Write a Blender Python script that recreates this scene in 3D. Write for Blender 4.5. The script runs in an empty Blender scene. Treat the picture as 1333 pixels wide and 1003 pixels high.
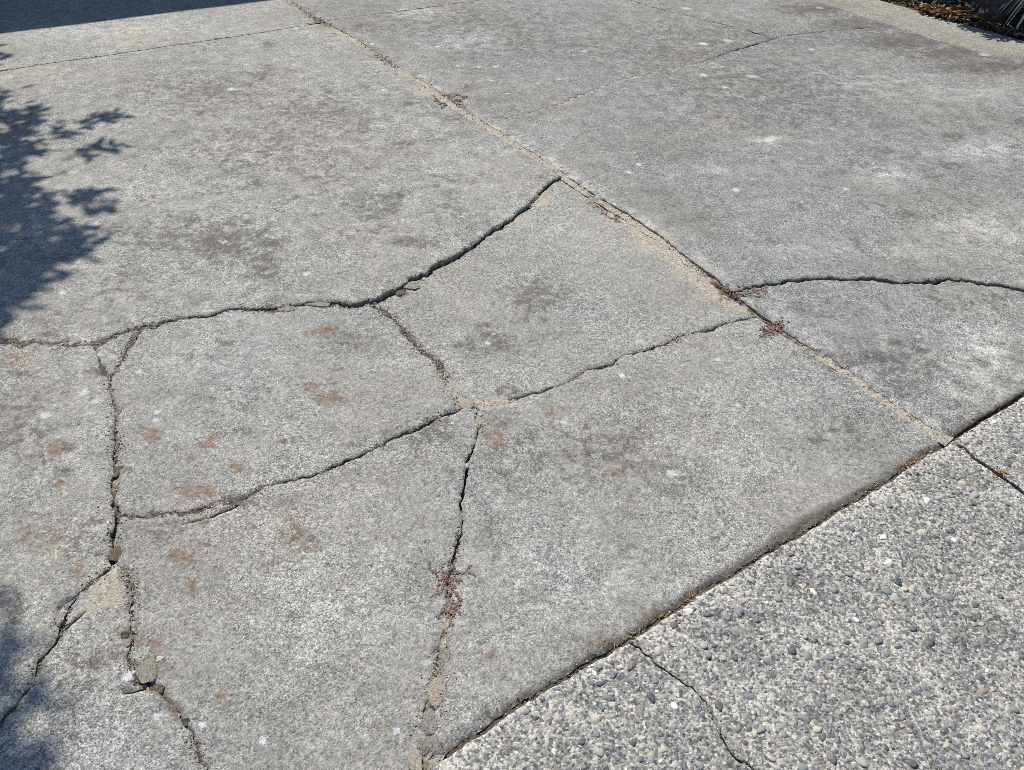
import bpy, math, random
import numpy as np
from mathutils import Vector, Matrix, noise, geometry
from mathutils.kdtree import KDTree
from mathutils.bvhtree import BVHTree

random.seed(7)
RNG = np.random.default_rng(7)
SC = bpy.context.scene
COL = SC.collection

# ------------------------------------------------------------------ camera
PX_W, PX_H, FOC, CAM_H = 1333.0, 1003.0, 975.0, 1.55
UPV = np.array([0.01946, -0.75515, -0.65526]); UPV /= np.linalg.norm(UPV)   # world up seen in the camera (y down)
FWD = np.array([0, 0, 1.0]) - UPV * UPV[2]; FWD /= np.linalg.norm(FWD)
RGT = np.cross(FWD, UPV)
cam_data = bpy.data.cameras.new('camera')
cam = bpy.data.objects.new('camera', cam_data); COL.objects.link(cam); SC.camera = cam
cam_data.sensor_width = 36.0; cam_data.sensor_fit = 'HORIZONTAL'; cam_data.lens = 36.0 * FOC / PX_W
cam_data.clip_start = 0.02; cam_data.clip_end = 3000
def world_dir(c): return Vector((float(c @ RGT), float(c @ FWD), float(c @ UPV)))
cx_, cy_, cz_ = world_dir(np.array([1., 0, 0])), world_dir(np.array([0, -1., 0])), world_dir(np.array([0, 0, -1.]))
M = Matrix((cx_, cy_, cz_)).transposed().to_4x4(); M.translation = (0, 0, CAM_H)
cam.matrix_world = M
def at(x, y, z=0.0):
    """ground point (metres) that was surveyed at photo position x, y"""
    d = np.array([x - PX_W / 2, y - PX_H / 2, FOC]); s = -(d @ UPV); k = (CAM_H - z) / s
    return np.array([k * (d @ RGT), k * (d @ FWD)])

# ------------------------------------------------------------------ light
SUN_AZ, SUN_EL = math.radians(-27), math.radians(50)     # azimuth from +Y towards +X
SUNV = Vector((math.sin(SUN_AZ) * math.cos(SUN_EL), math.cos(SUN_AZ) * math.cos(SUN_EL), math.sin(SUN_EL)))
world = bpy.data.worlds.new('World'); SC.world = world; world.use_nodes = True
wn = world.node_tree; wn.nodes.clear()
sky = wn.nodes.new('ShaderNodeTexSky'); sky.sky_type = 'NISHITA'; sky.sun_disc = False
sky.sun_elevation = SUN_EL; sky.sun_rotation = SUN_AZ; sky.air_density = 1.0; sky.dust_density = 0.2; sky.ozone_density = 2.5
bg = wn.nodes.new('ShaderNodeBackground'); bg.inputs[1].default_value = 0.1
wo = wn.nodes.new('ShaderNodeOutputWorld')
wn.links.new(sky.outputs[0], bg.inputs[0]); wn.links.new(bg.outputs[0], wo.inputs[0])
sun_data = bpy.data.lights.new('sun', 'SUN'); sun_data.energy = 4.6; sun_data.angle = math.radians(0.53); sun_data.color = (1.0, 0.965, 0.905)
sun = bpy.data.objects.new('sun', sun_data); COL.objects.link(sun)
sun.rotation_euler = SUNV.to_track_quat('Z', 'Y').to_euler(); sun.location = SUNV * 20
SC.view_settings.view_transform = 'Standard'; SC.view_settings.look = 'None'
SC.view_settings.exposure = 0.3; SC.view_settings.gamma = 1.0; SC.view_settings.use_curve_mapping = False
SC.cycles.use_denoising = False
SC.cycles.filter_width = 0.75
SC.cycles.max_bounces = 6

# ------------------------------------------------------------------ site frame: U across the driveway, V up it
ORG = at(1236, 576)
EV = np.array([-0.5387, 0.8425]); EU = np.array([0.8425, 0.5387])
def uv(u, v): return ORG + EU * u + EV * v
def to_uv(p): d = np.asarray(p) - ORG; return d @ EU, d @ EV
U0, U1, V1, V0 = -3.4, 3.75, 8.25, -2.6

# ------------------------------------------------------------------ helpers
def nz(x, y, z=0.0): return noise.noise(Vector((x, y, z)))
def link(o, parent=None):
    COL.objects.link(o)
    if parent is not None: o.parent = parent
    return o
def mesh_np(name, verts, faces, mat, parent=None, smooth=True, attrs=None):
    """faces: (n,3) or (n,4) int array or list"""
    me = bpy.data.meshes.new(name)
    verts = np.asarray(verts, dtype=np.float32)
    if isinstance(faces, np.ndarray):
        n, k = faces.shape
        me.vertices.add(len(verts)); me.vertices.foreach_set('co', verts.ravel())
        me.loops.add(n * k); me.loops.foreach_set('vertex_index', faces.astype(np.int32).ravel())
        me.polygons.add(n); me.polygons.foreach_set('loop_start', np.arange(0, n * k, k, dtype=np.int32))
        me.update(calc_edges=True)
    else:
        me.from_pydata([tuple(map(float, v)) for v in verts], [], faces); me.update()
    if smooth: me.polygons.foreach_set('use_smooth', np.ones(len(me.polygons), dtype=bool))
    for k, arr in (attrs or {}).items():
        arr = np.asarray(arr, dtype=np.float32)
        if arr.ndim == 1:
            a = me.attributes.new(k, 'FLOAT', 'POINT'); a.data.foreach_set('value', arr)
        else:
            a = me.attributes.new(k, 'FLOAT_COLOR', 'POINT')
            a.data.foreach_set('color', np.concatenate([arr, np.ones((len(arr), 1), np.float32)], 1).ravel())
    if mat: me.materials.append(mat)
    return link(bpy.data.objects.new(name, me), parent)
def tag(o, label=None, cat=None, group=None, kind=None):
    if label: o['label'] = label
    if cat: o['category'] = cat
    if group: o['group'] = group
    if kind: o['kind'] = kind
    return o
def empty(name, loc):
    o = bpy.data.objects.new(name, None); o.empty_display_size = 0.05; o.location = loc
    return link(o)

class Mat:
    def __init__(s, name):
        s.m = bpy.data.materials.new(name); s.m.use_nodes = True; s.t = s.m.node_tree
        s.b = s.t.nodes['Principled BSDF']; s.b.inputs['Roughness'].default_value = 0.9
        s.b.inputs['Specular IOR Level'].default_value = 0.25
        tc = s.t.nodes.new('ShaderNodeTexCoord'); s.co = tc.outputs['Object']
    def put(s, v, sock):
        if hasattr(v, 'is_output'): s.t.links.new(v, sock)
        elif isinstance(v, (tuple, list)): sock.default_value = tuple(v) + ((1,) if len(v) == 3 and len(sock.default_value) == 4 else ())
        else: sock.default_value = v
    def noise(s, scale, detail=4, rough=0.6, lac=2.0, co=None, dist=0.0):
        n = s.t.nodes.new('ShaderNodeTexNoise'); s.put(co or s.co, n.inputs['Vector'])
        n.inputs['Scale'].default_value = scale; n.inputs['Detail'].default_value = detail
        n.inputs['Roughness'].default_value = rough; n.inputs['Lacunarity'].default_value = lac; n.inputs['Distortion'].default_value = dist
        return n.outputs['Fac']
    def vor(s, scale, feature='F1', co=None, rnd=1.0):
        n = s.t.nodes.new('ShaderNodeTexVoronoi'); s.put(co or s.co, n.inputs['Vector']); n.feature = feature
        n.inputs['Scale'].default_value = scale; n.inputs['Randomness'].default_value = rnd
        sep = s.t.nodes.new('ShaderNodeSeparateColor')
        if feature == 'F1':
            s.t.links.new(n.outputs['Color'], sep.inputs[0]); return n.outputs['Distance'], sep.outputs[0], sep.outputs[1]
        return n.outputs['Distance']
    def math(s, op, a, b=0.0, c=None, clamp=False):
        n = s.t.nodes.new('ShaderNodeMath'); n.operation = op; n.use_clamp = clamp
        s.put(a, n.inputs[0]); s.put(b, n.inputs[1])
        if c is not None: s.put(c, n.inputs[2])
        return n.outputs[0]
    def smooth(s, v, lo, hi, a=0.0, b=1.0):
        n = s.t.nodes.new('ShaderNodeMapRange'); n.interpolation_type = 'SMOOTHSTEP'
        s.put(v, n.inputs[0])
        for i, x in zip((1, 2, 3, 4), (lo, hi, a, b)): s.put(x, n.inputs[i])
        return n.outputs[0]
    def ramp(s, v, stops, mode='LINEAR'):
        n = s.t.nodes.new('ShaderNodeValToRGB'); s.put(v, n.inputs[0]); e = n.color_ramp.elements; n.color_ramp.interpolation = mode
        while len(e) < len(stops): e.new(0.5)
        for el, (p, c) in zip(e, stops): el.position = p; el.color = tuple(c) + (1,)
        return n.outputs[0]
    def mix(s, f, a, b, blend='MIX'):
        n = s.t.nodes.new('ShaderNodeMix'); n.data_type = 'RGBA'; n.blend_type = blend
        s.put(f, n.inputs[0]); s.put(a, n.inputs[6]); s.put(b, n.inputs[7]); return n.outputs[2]
    def attr(s, name, out='Fac'):
        n = s.t.nodes.new('ShaderNodeAttribute'); n.attribute_name = name; return n.outputs[out]
    def rnd(s):
        return s.t.nodes.new('ShaderNodeObjectInfo').outputs['Random']
    def bump(s, h, dist, strength=1.0, prev=None):
        n = s.t.nodes.new('ShaderNodeBump'); s.put(h, n.inputs['Height']); n.inputs['Distance'].default_value = dist; n.inputs['Strength'].default_value = strength
        if prev is not None: s.t.links.new(prev, n.inputs['Normal'])
        return n.outputs[0]
    def done(s, color, normal=None, rough=None):
        s.put(color, s.b.inputs['Base Color'])
        if normal is not None: s.t.links.new(normal, s.b.inputs['Normal'])
        if rough is not None: s.put(rough, s.b.inputs['Roughness'])
        return s.m

# ------------------------------------------------------------------ materials
def concrete_mat(name, tint=(1, 1, 1), mid=0.0, aggregate=False):
    m = Mat(name)
    d1, c1, c1b = m.vor(520)
    dA, cA, cAb = m.vor(240)
    dB, cB, cBb = m.vor(95)
    n2 = m.noise(62, 9, 0.82)
    n3 = m.noise(12, 8, 0.72)
    n4 = m.noise(2.1, 5, 0.62)
    dark, pale, rust, sandy, moss, mott = (m.attr(k) for k in ('dark', 'pale', 'rust', 'sandy', 'moss', 'mottle'))
    def add(t, v, k): return m.math('MULTIPLY_ADD', m.math('SUBTRACT', v, 0.5), k, t)
    gr = m.smooth(m.noise(2.6, 4, 0.6), 0.36, 0.64, 0.55, 1.15)
    t = add(0.5 + mid, c1, m.math('MULTIPLY', gr, 0.4)); t = add(t, cA, m.math('MULTIPLY', gr, 0.33)); t = add(t, cB, 0.1)
    t = add(t, n2, 0.85)
    t = add(t, n3, m.math('MULTIPLY_ADD', mott, 0.45, 0.28))
    t = add(t, n4, 0.28)
    t = m.math('MULTIPLY_ADD', pale, m.smooth(n3, 0.3, 0.65, 0.03, 0.24), t)
    t = m.math('MULTIPLY_ADD', dark, m.smooth(n3, 0.38, 0.6, -0.17, -0.01), t)
    pc = m.math('MULTIPLY', m.smooth(m.math('MULTIPLY_ADD', pale, 0.1, m.noise(19, 9, 0.74)), 0.53, 0.63), m.math('MAXIMUM', m.math('MULTIPLY', mott, 0.55), pale))
    t = m.math('MULTIPLY_ADD', pc, 0.15, t)
    col = m.ramp(t, [(0.02, (0.045, 0.045, 0.046)), (0.27, (0.12, 0.117, 0.112)), (0.5, (0.258, 0.253, 0.243)), (0.7, (0.405, 0.395, 0.372)), (0.98, (0.74, 0.72, 0.67))])
    # buff or bluish drift in the cement colour
    col = m.mix(m.smooth(m.noise(1.3, 4, 0.6), 0.35, 0.65), m.mix(1.0, col, (1.02, 1.0, 0.955), 'MULTIPLY'), m.mix(1.0, col, (0.98, 1.0, 1.0), 'MULTIPLY'))
    # small pits and popped-out grains
    dP, cP, cPb = m.vor(48)
    pit = m.math('MULTIPLY', m.smooth(dP, 0.1, 0.22, 1.0, 0.0), m.smooth(cP, 0.72, 0.8))
    col = m.mix(m.math('MULTIPLY', pit, 0.6), col, m.mix(cPb, (0.07, 0.064, 0.058), (0.2, 0.18, 0.155)))
    # brown grains showing through
    col = m.mix(m.math('MULTIPLY', m.smooth(cB, 0.9, 0.97), 0.3), col, (0.2, 0.14, 0.09))
    # dark crusty lichen in ragged clumps, thickest where the slab is mottled
    blot = m.noise(30, 10, 0.74); area = m.noise(4.2, 5, 0.65)
    gate = m.math('MAXIMUM', m.math('MULTIPLY', dark, 1.1), m.math('MULTIPLY', mott, m.smooth(area, 0.5, 0.64, 0.0, 0.75)))
    key = m.math('MULTIPLY_ADD', gate, 0.13, blot)
    bl = m.math('MULTIPLY', m.smooth(key, 0.575, 0.625), m.smooth(gate, 0.05, 0.4))
    bl = m.math('MULTIPLY', bl, m.smooth(c1, 0.0, 0.9, 0.95, 0.5))
    col = m.mix(bl, col, m.mix(cAb, (0.07, 0.061, 0.056), (0.145, 0.126, 0.113)))
    # rust and orange lichen
    rk = m.math('MULTIPLY_ADD', rust, 0.15, m.math('MULTIPLY_ADD', m.noise(70, 8, 0.8), 0.55, m.math('MULTIPLY', m.noise(26, 6, 0.7), 0.45)))
    rs = m.math('MULTIPLY', m.smooth(rk, 0.535, 0.64), m.smooth(rust, 0.05, 0.5))
    rs = m.math('MULTIPLY', rs, m.smooth(cA, 0.0, 0.7, 0.4, 0.85))
    col = m.mix(rs, col, m.mix(m.smooth(n2, 0.35, 0.65), (0.095, 0.056, 0.037), (0.3, 0.19, 0.115)))
    # dirt along gaps
    ms = m.math('MULTIPLY', m.smooth(m.math('MULTIPLY_ADD', moss, 0.42, m.math('MULTIPLY_ADD', n3, 0.5, m.math('MULTIPLY', n2, 0.5))), 0.6, 0.85), m.smooth(moss, 0.03, 0.4))
    col = m.mix(m.math('MULTIPLY', ms, 0.8), col, m.mix(m.smooth(n2, 0.35, 0.65), (0.055, 0.05, 0.046), (0.2, 0.155, 0.115)))
    # a dusting of sand
    sd = m.smooth(m.math('MULTIPLY_ADD', sandy, 0.42, m.math('MULTIPLY_ADD', n3, 0.5, m.math('MULTIPLY', n2, 0.5))), 0.66, 0.8)
    col = m.mix(m.math('MULTIPLY', sd, m.math('MULTIPLY', sandy, 0.75, clamp=True)), col, m.mix(c1, (0.26, 0.23, 0.18), (0.52, 0.465, 0.375)))
    col = m.mix(1.0, col, tint, 'MULTIPLY')
    h = m.math('MULTIPLY_ADD', m.math('SUBTRACT', 1.0, dA), 0.4, m.math('MULTIPLY', c1, 0.25))
    h = m.math('MULTIPLY_ADD', n2, 1.6, h)
    nb = m.bump(h, 0.0018, 0.85)
    nb = m.bump(n3, 0.006, 0.5, nb)
    nb = m.bump(m.math('SUBTRACT', 1.0, pit), 0.002, 0.7, nb)
    return m.done(col, nb, 0.88)

MAT_SLAB = concrete_mat('weathered_concrete', (1.0, 0.985, 0.945), 0.03)
MAT_FAR = concrete_mat('grey_concrete', (0.95, 0.945, 0.925), -0.02)
MAT_KERB = concrete_mat('kerb_concrete', (1.0, 0.955, 0.87), 0.02)

def apron_mat():
    m = Mat('exposed_aggregate_cement')
    d1, c1, c1b = m.vor(190)
    d2, c2, c2b = m.vor(150)
    fine = m.noise(400, 3, 0.7); n2 = m.noise(60, 6, 0.7); n3 = m.noise(6, 6, 0.68)
    t = m.math('MULTIPLY_ADD', m.math('SUBTRACT', n2, 0.5), 1.2, m.math('MULTIPLY', m.math('SUBTRACT', c1, 0.5), 0.55))
    t = m.math('MULTIPLY_ADD', m.math('SUBTRACT', fine, 0.5), 0.6, t)
    t = m.math('MULTIPLY_ADD', m.math('SUBTRACT', n3, 0.5), 0.9, t)
    t = m.math('ADD', t, m.math('MULTIPLY_ADD', m.attr('pale'), 0.3, 0.52))
    col = m.ramp(t, [(0.05, (0.055, 0.053, 0.05)), (0.32, (0.17, 0.163, 0.15)), (0.55, (0.285, 0.27, 0.238)), (0.9, (0.56, 0.525, 0.45))])
    sp = m.smooth(c2, 0.7, 0.74)
    col = m.mix(m.math('MULTIPLY', sp, 0.75), col, m.ramp(c2b, [(0, (0.06, 0.065, 0.072)), (0.45, (0.13, 0.14, 0.15)), (0.7, (0.27, 0.225, 0.17)), (0.85, (0.55, 0.52, 0.46))], 'CONSTANT'))
    h = m.math('MULTIPLY_ADD', m.math('SUBTRACT', 1.0, d1), 0.8, m.math('MULTIPLY', n2, 2.0))
    return m.done(col, m.bump(h, 0.0022, 0.9), 0.88)
MAT_APRON = apron_mat()

PEB = [(0.075, 0.08, 0.088), (0.11, 0.125, 0.14), (0.15, 0.165, 0.18), (0.09, 0.088, 0.085), (0.2, 0.2, 0.19), (0.17, 0.19, 0.185),
       (0.28, 0.27, 0.25), (0.36, 0.33, 0.27), (0.44, 0.37, 0.26), (0.62, 0.59, 0.52), (0.27, 0.19, 0.14), (0.12, 0.1, 0.09)]
PEB_P = np.array([10, 12, 12, 7, 14, 10, 14, 9, 1.5, 6, .8, 4.]); PEB_P /= PEB_P.sum()
def pebble_mat(name, source):
    m = Mat(name)
    if source == 'attr': base = m.attr('tone', 'Color')
    else:
        acc = 0; st = []
        for c, p in zip(PEB, PEB_P): st.append((acc, c)); acc += p
        base = m.ramp(m.rnd(), st, 'CONSTANT')
    g = m.t.nodes.new('ShaderNodeNewGeometry').outputs['Position']
    n = m.noise(160, 5, 0.7, co=g); n2 = m.noise(34, 5, 0.7, co=g)
    col = m.mix(m.smooth(n, 0.3, 0.75, 0.0, 0.55), base, m.mix(1.0, base, (1.7, 1.65, 1.55), 'MULTIPLY'))
    film = m.math('MULTIPLY', m.smooth(m.math('ADD', m.math('MULTIPLY', n, 0.5), m.math('MULTIPLY', n2, 0.6)), 0.5, 0.66), 0.62 if source == 'attr' else 0.4)
    col = m.mix(film, col, m.mix(m.smooth(n, 0.35, 0.65), (0.26, 0.245, 0.215), (0.46, 0.43, 0.37)))
    return m.done(col, m.bump(n, 0.0008, 0.6), m.smooth(film, 0.0, 0.6, 0.55, 0.9))
MAT_PEB_A = pebble_mat('pebble_stone', 'attr'); MAT_PEB_R = pebble_mat('pebble_stone_large', 'random')

def fill_mat():
    m = Mat('joint_fill_soil')
    f = m.attr('sandy'); n = m.noise(300, 4, 0.75); n2 = m.noise(45, 6, 0.7)
    d, c, c2 = m.vor(170)
    dirt = m.ramp(m.math('MULTIPLY_ADD', n, 0.6, m.math('MULTIPLY', n2, 0.4)), [(0.3, (0.03, 0.024, 0.018)), (0.5, (0.1, 0.08, 0.06)), (0.7, (0.24, 0.195, 0.145))])
    sand = m.ramp(m.math('MULTIPLY_ADD', n, 0.7, m.math('MULTIPLY', c, 0.3)), [(0.25, (0.18, 0.15, 0.115)), (0.5, (0.4, 0.35, 0.275)), (0.75, (0.6, 0.545, 0.445))])
    ff = m.smooth(m.math('ADD', f, m.math('MULTIPLY', m.math('SUBTRACT', n2, 0.5), 1.1)), 0.3, 0.62)
    h = m.math('MULTIPLY_ADD', m.math('SUBTRACT', 1.0, d), 0.5, m.math('MULTIPLY', n, 1.2))
    return m.done(m.mix(ff, dirt, sand), m.bump(h, 0.003, 0.9), 0.95)
MAT_FILL = fill_mat()

def simple(name, lo, hi, scale=40, bump=0.002, rough=0.9, detail=6):
    m = Mat(name); n = m.noise(scale, detail, 0.7)
    return m.done(m.mix(m.smooth(n, 0.3, 0.7), lo, hi), m.bump(n, bump, 0.8) if bump else None, rough)
MAT_SOIL = simple('soil', (0.03, 0.022, 0.016), (0.11, 0.085, 0.06), 30, 0.02)
MAT_BED = simple('sand_bed', (0.06, 0.05, 0.04), (0.2, 0.165, 0.12), 60, 0.01)
MAT_CHUNK = simple('crumbled_concrete', (0.1, 0.09, 0.075), (0.4, 0.365, 0.3), 240, 0.005)
MAT_CLOD = simple('sandy_clod', (0.19, 0.155, 0.11), (0.5, 0.44, 0.34), 260, 0.005)
MAT_CLOD_BROWN = simple('mossy_clod', (0.05, 0.034, 0.02), (0.23, 0.165, 0.1), 230, 0.006)
MAT_SPOT = simple('pale_stone', (0.34, 0.33, 0.31), (0.55, 0.54, 0.5), 260, 0.0006)
def lichen_mat():
    m = Mat('patchy_white_lichen'); g = m.t.nodes.new('ShaderNodeNewGeometry').outputs['Position']
    n = m.noise(240, 5, 0.75, co=g); n2 = m.noise(70, 3, 0.6, co=g)
    k = m.math('MULTIPLY_ADD', m.attr('rim'), -0.55, m.math('MULTIPLY_ADD', n, 0.9, m.math('MULTIPLY', n2, 0.5)))
    m.put(m.math('MULTIPLY', m.smooth(k, 0.2, 0.46), m.math('MULTIPLY_ADD', m.rnd(), 0.4, 0.5)), m.b.inputs['Alpha'])
    return m.done(m.mix(m.smooth(n, 0.3, 0.7), (0.4, 0.4, 0.39), (0.72, 0.72, 0.7)), None, 0.9)
MAT_LICHEN = lichen_mat()
MAT_ROCK = simple('garden_rock', (0.03, 0.027, 0.024), (0.1, 0.09, 0.078), 18, 0.02)
MAT_BARK = simple('bark', (0.05, 0.036, 0.026), (0.16, 0.12, 0.09), 45, 0.01)
MAT_STEM = simple('weed_stem', (0.27, 0.1, 0.075), (0.42, 0.2, 0.14), 90, 0)
MAT_STRAW = simple('dry_straw', (0.3, 0.19, 0.095), (0.55, 0.37, 0.2), 60, 0)
MAT_DRYMOSS = simple('dry_moss', (0.09, 0.055, 0.025), (0.34, 0.22, 0.11), 220, 0.003)
def tone_mat(name, rough=0.6, trans=0.0):
    m = Mat(name); n = m.noise(120, 3, 0.6)
    m.b.inputs['Specular IOR Level'].default_value = 0.3
    c = m.attr('tone', 'Color')
    return m.done(m.mix(m.smooth(n, 0.3, 0.7, 0, 0.4), c, m.mix(1.0, c, (1.5, 1.4, 1.3), 'MULTIPLY')), None, rough)
MAT_LEAF = tone_mat('leaf')

# ------------------------------------------------------------------ cracks and joints, traced along the ground
# name: (points, half gap as (fraction, metres) pairs, waviness, fill depth pairs, sandiness pairs)
def px(pts): return [at(*p) for p in pts]
B1 = uv(0, V1 + 0.5)
CR = {}
def crack(name, pts, w, amp=0.003, depth=((0, -0.02),), sandy=((0, 0.1),)):
    CR[name] = (np.array(pts), w, amp, depth, sandy)
crack('J1', px([(1236, 576), (1229, 572), (1181, 542), (1134, 510), (1100, 484), (1073, 467), (1042, 449), (1019, 433), (985, 410), (961, 391), (930, 367), (893, 340),
      (860, 313), (813, 281), (779, 261), (735, 232), (697, 207), (657, 183), (623, 161), (592, 142), (565, 122), (528, 98), (498, 78), (470, 59), (440, 41), (417, 29), (398, 15), (377, 2)]) + [B1],
      ((0, .012), (.05, .010), (.1, .010), (.23, .013), (.3, .018), (1, .018)), 0.0017,
      ((0, .001), (.04, .002), (.066, -.002), (.08, -.008), (.1, -.004), (.13, .001), (.225, .002), (.24, .008), (.36, .008), (.45, .0045), (.57, .001), (1, .001)),
      ((0, .8), (.04, .8), (.066, .4), (.1, .35), (.125, .6), (.15, .85), (.2, .5), (.23, .7), (.27, 1.), (.35, 1.), (.4, .85), (.44, .45), (.48, .5), (.5, .95), (.55, .4), (.6, .5), (1, .5)))
crack('J2', [uv(U0 - .2, 0.02)] + px([(200, 1225), (555, 1002), (582, 982), (630, 951), (677, 917), (728, 887), (765, 863), (816, 836), (850, 812), (890, 787), (903, 776), (951, 751), (995, 721), (1049, 692), (1093, 663),
      (1117, 649), (1147, 632), (1181, 608), (1208, 591), (1236, 576), (1266, 555), (1290, 540), (1333, 515), (1500, 412)]) + [uv(U1 + .2, 0.0)],
      ((0, .006), (.3, .006), (.4, .0055), (.55, .007), (.6, .0035), (1, .004)), 0.0018, ((0, -.008), (.4, -.010), (.52, -.009), (.56, -.003), (.6, -.004), (1, -.006)), ((0, .1), (.5, .12), (.56, .8), (.6, .3), (1, .2)))
crack('J3', [uv(0, 0)] + px([(1256, 584), (1269, 598), (1296, 616), (1330, 642)]) + [uv(.01, -1.2), uv(0, V0 - .2)], ((0, .005), (.3, .007), (1, .006)), 0.002, ((0, -.006), (.1, -.014), (1, -.015)), ((0, .7), (.05, .2), (1, .1)))
crack('C10a', px([(816, 836), (840, 850), (862, 868), (880, 882), (899, 893), (912, 903), (924, 920), (935, 950), (947, 978), (962, 992), (990, 1010), (1050, 1100), (1080, 1200)]),
      ((0, .002), (.15, .003), (.3, .0028), (.5, .003), (1, .0035)), 0.004, ((0, -.005), (.15, -.004), (.3, -.01), (1, -.012)), ((0, .35), (.25, .3), (.35, .1), (1, .1)))
crack('JTL', [uv(U0 - .2, 4.72)] + px([(0, 93), (68, 82), (136, 73), (203, 63), (271, 53), (339, 43), (407, 32), (422, 27)]), ((0, .0055), (.4, .005), (.8, .003), (1, .002)), 0.001, ((0, -.001),), ((0, .15),))
crack('JTR', px([(400, 33), (486, 21), (529, 16), (576, 9), (620, 3), (700, -8)]) + [uv(U1 + .2, 4.86)], ((0, .0008), (.1, .001), (.2, .003), (.4, .003), (1, .003)), 0.001, ((0, .008),), ((0, .3),))
crack('C1', px([(735, 231), (723, 236), (708, 246), (696, 261), (674, 281), (652, 296), (633, 308), (609, 327), (589, 338), (570, 345), (557, 359), (538, 366), (521, 379), (513, 382), (496, 389), (484, 394), (460, 399),
      (440, 397), (424, 396), (403, 394), (390, 399), (359, 404), (308, 403), (278, 410), (237, 416), (213, 420), (183, 428), (149, 437), (129, 447), (91, 452), (68, 449), (20, 449), (0, 447), (-120, 455), (-300, 452), (-600, 470), (-900, 480)]),
      ((0, .003), (.06, .0035), (.15, .0045), (.22, .007), (.27, .008), (.34, .006), (.42, .005), (.5, .008), (.56, .011), (1, .008)), 0.0055,
      ((0, -.03), (.2, -.03), (.25, -.02), (.27, -.03), (.3, -.008), (.36, -.003), (.45, .0), (.55, .002), (1, .0)), ((0, .2), (.25, .3), (.3, .45), (.4, .35), (1, .25)))
crack('C2', px([(484, 394), (490, 400), (501, 408), (513, 418), (528, 435), (542, 450), (559, 466), (570, 476), (579, 489), (589, 510), (597, 527), (600, 530)]), ((0, .005), (.3, .007), (.6, .009), (.85, .009), (1, .01)), 0.004, ((0, -.004),), ((0, .2), (.7, .4), (1, .8)))
crack('C3', px([(597, 530), (609, 522), (630, 526), (657, 523), (691, 513), (728, 503), (745, 494), (765, 481), (796, 474), (816, 462), (843, 454), (867, 447), (890, 437), (913, 432), (944, 421), (981, 413), (990, 412)]),
      ((0, .009), (.08, .006), (.15, .0045), (.3, .004), (.4, .005), (.5, .0045), (1, .0055)), 0.0035, ((0, -.004), (.12, -.006), (.2, -.014), (.38, -.008), (.5, -.016), (1, -.02)), ((0, .9), (.12, .9), (.25, .5), (.4, .5), (1, .1)))
crack('C4', px([(600, 532), (592, 535), (565, 547), (545, 559), (515, 571), (491, 582), (467, 596), (450, 600), (420, 618), (383, 625), (342, 633), (325, 645), (290, 655), (262, 664), (235, 668), (217, 670), (190, 672), (159, 671), (152, 672)]),
      ((0, .005), (.1, .005), (.3, .0045), (.45, .003), (.6, .008), (.72, .006), (.8, .007), (.9, .0025), (1, .0025)), 0.0035, ((0, -.010), (.4, -.008), (.6, -.004), (.8, -.002), (1, -.004)), ((0, .2), (.6, .3), (1, .35)))
crack('C4b', px([(325, 646), (308, 658), (294, 664), (272, 675), (240, 682)]), ((0, .003), (.5, .003), (1, .0006)), 0.003, ((0, -.008),), ((0, .2),))
crack('C5', px([(183, 429), (172, 445), (163, 460), (156, 474), (142, 496), (146, 516), (152, 533), (149, 564), (151, 588), (150, 618), (148, 645), (149, 663), (152, 673), (147, 700), (143, 724), (148, 736)]),
      ((0, .001), (.15, .0012), (.25, .002), (.4, .005), (.5, .006), (.6, .007), (.75, .006), (.85, .0065), (.95, .008), (1, .008)), 0.003, ((0, .001), (.2, .0), (.3, -.002), (.5, -.004), (.8, -.01), (1, -.02)), ((0, .35), (.6, .45), (1, .25)))
crack('C5b', px([(127, 447), (125, 456), (128, 468), (136, 484), (142, 496)]), ((0, .0014), (1, .0008)), 0.003, ((0, .001),), ((0, .2),))
crack('C6', px([(148, 734), (140, 743), (129, 753), (115, 764), (103, 774), (92, 790), (86, 805), (81, 829), (64, 848), (53, 863), (46, 890), (30, 910), (15, 928), (0, 946), (-40, 985), (-90, 1050), (-160, 1150)]),
      ((0, .0035), (.08, .0025), (.15, .0015), (.22, .0045), (.35, .0045), (.5, .006), (1, .005)), 0.0035, ((0, -.014), (.2, -.008), (.3, -.006), (.45, -.003), (1, -.004)), ((0, .1), (.3, .3), (.45, .5), (1, .3)))
crack('C6b', px([(104, 774), (94, 780), (85, 784), (75, 793), (72, 805), (73, 816)]), ((0, .001), (1, .0006)), 0.002, ((0, -.008),), ((0, .2),))
crack('C6c', px([(113, 796), (103, 806), (93, 814), (84, 822)]), ((0, .001), (.5, .003), (1, .003)), 0.002, ((0, -.007),), ((0, .2),))
crack('C7', px([(148, 734), (155, 740), (160, 746), (169, 761), (174, 775), (170, 790), (173, 802), (175, 815), (176, 832), (169, 851), (172, 866), (183, 887), (203, 900), (220, 914), (232, 931), (243, 945), (251, 958), (258, 982), (271, 1002), (300, 1060), (330, 1130), (345, 1190)]),
      ((0, .008), (.06, .005), (.15, .004), (.3, .0035), (.36, .008), (.42, .009), (.48, .004), (.6, .003), (1, .003)), 0.003, ((0, -.003), (.2, -.003), (.33, -.004), (.37, -.014), (.42, -.006), (.5, -.004), (1, -.004)), ((0, .6), (.15, .5), (.3, .45), (1, .25)))
crack('C7b', px([(160, 903), (172, 901), (182, 898), (190, 896)]), ((0, .0005), (.6, .002), (1, .003)), 0.002, ((0, -.012),), ((0, .1),))
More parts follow.
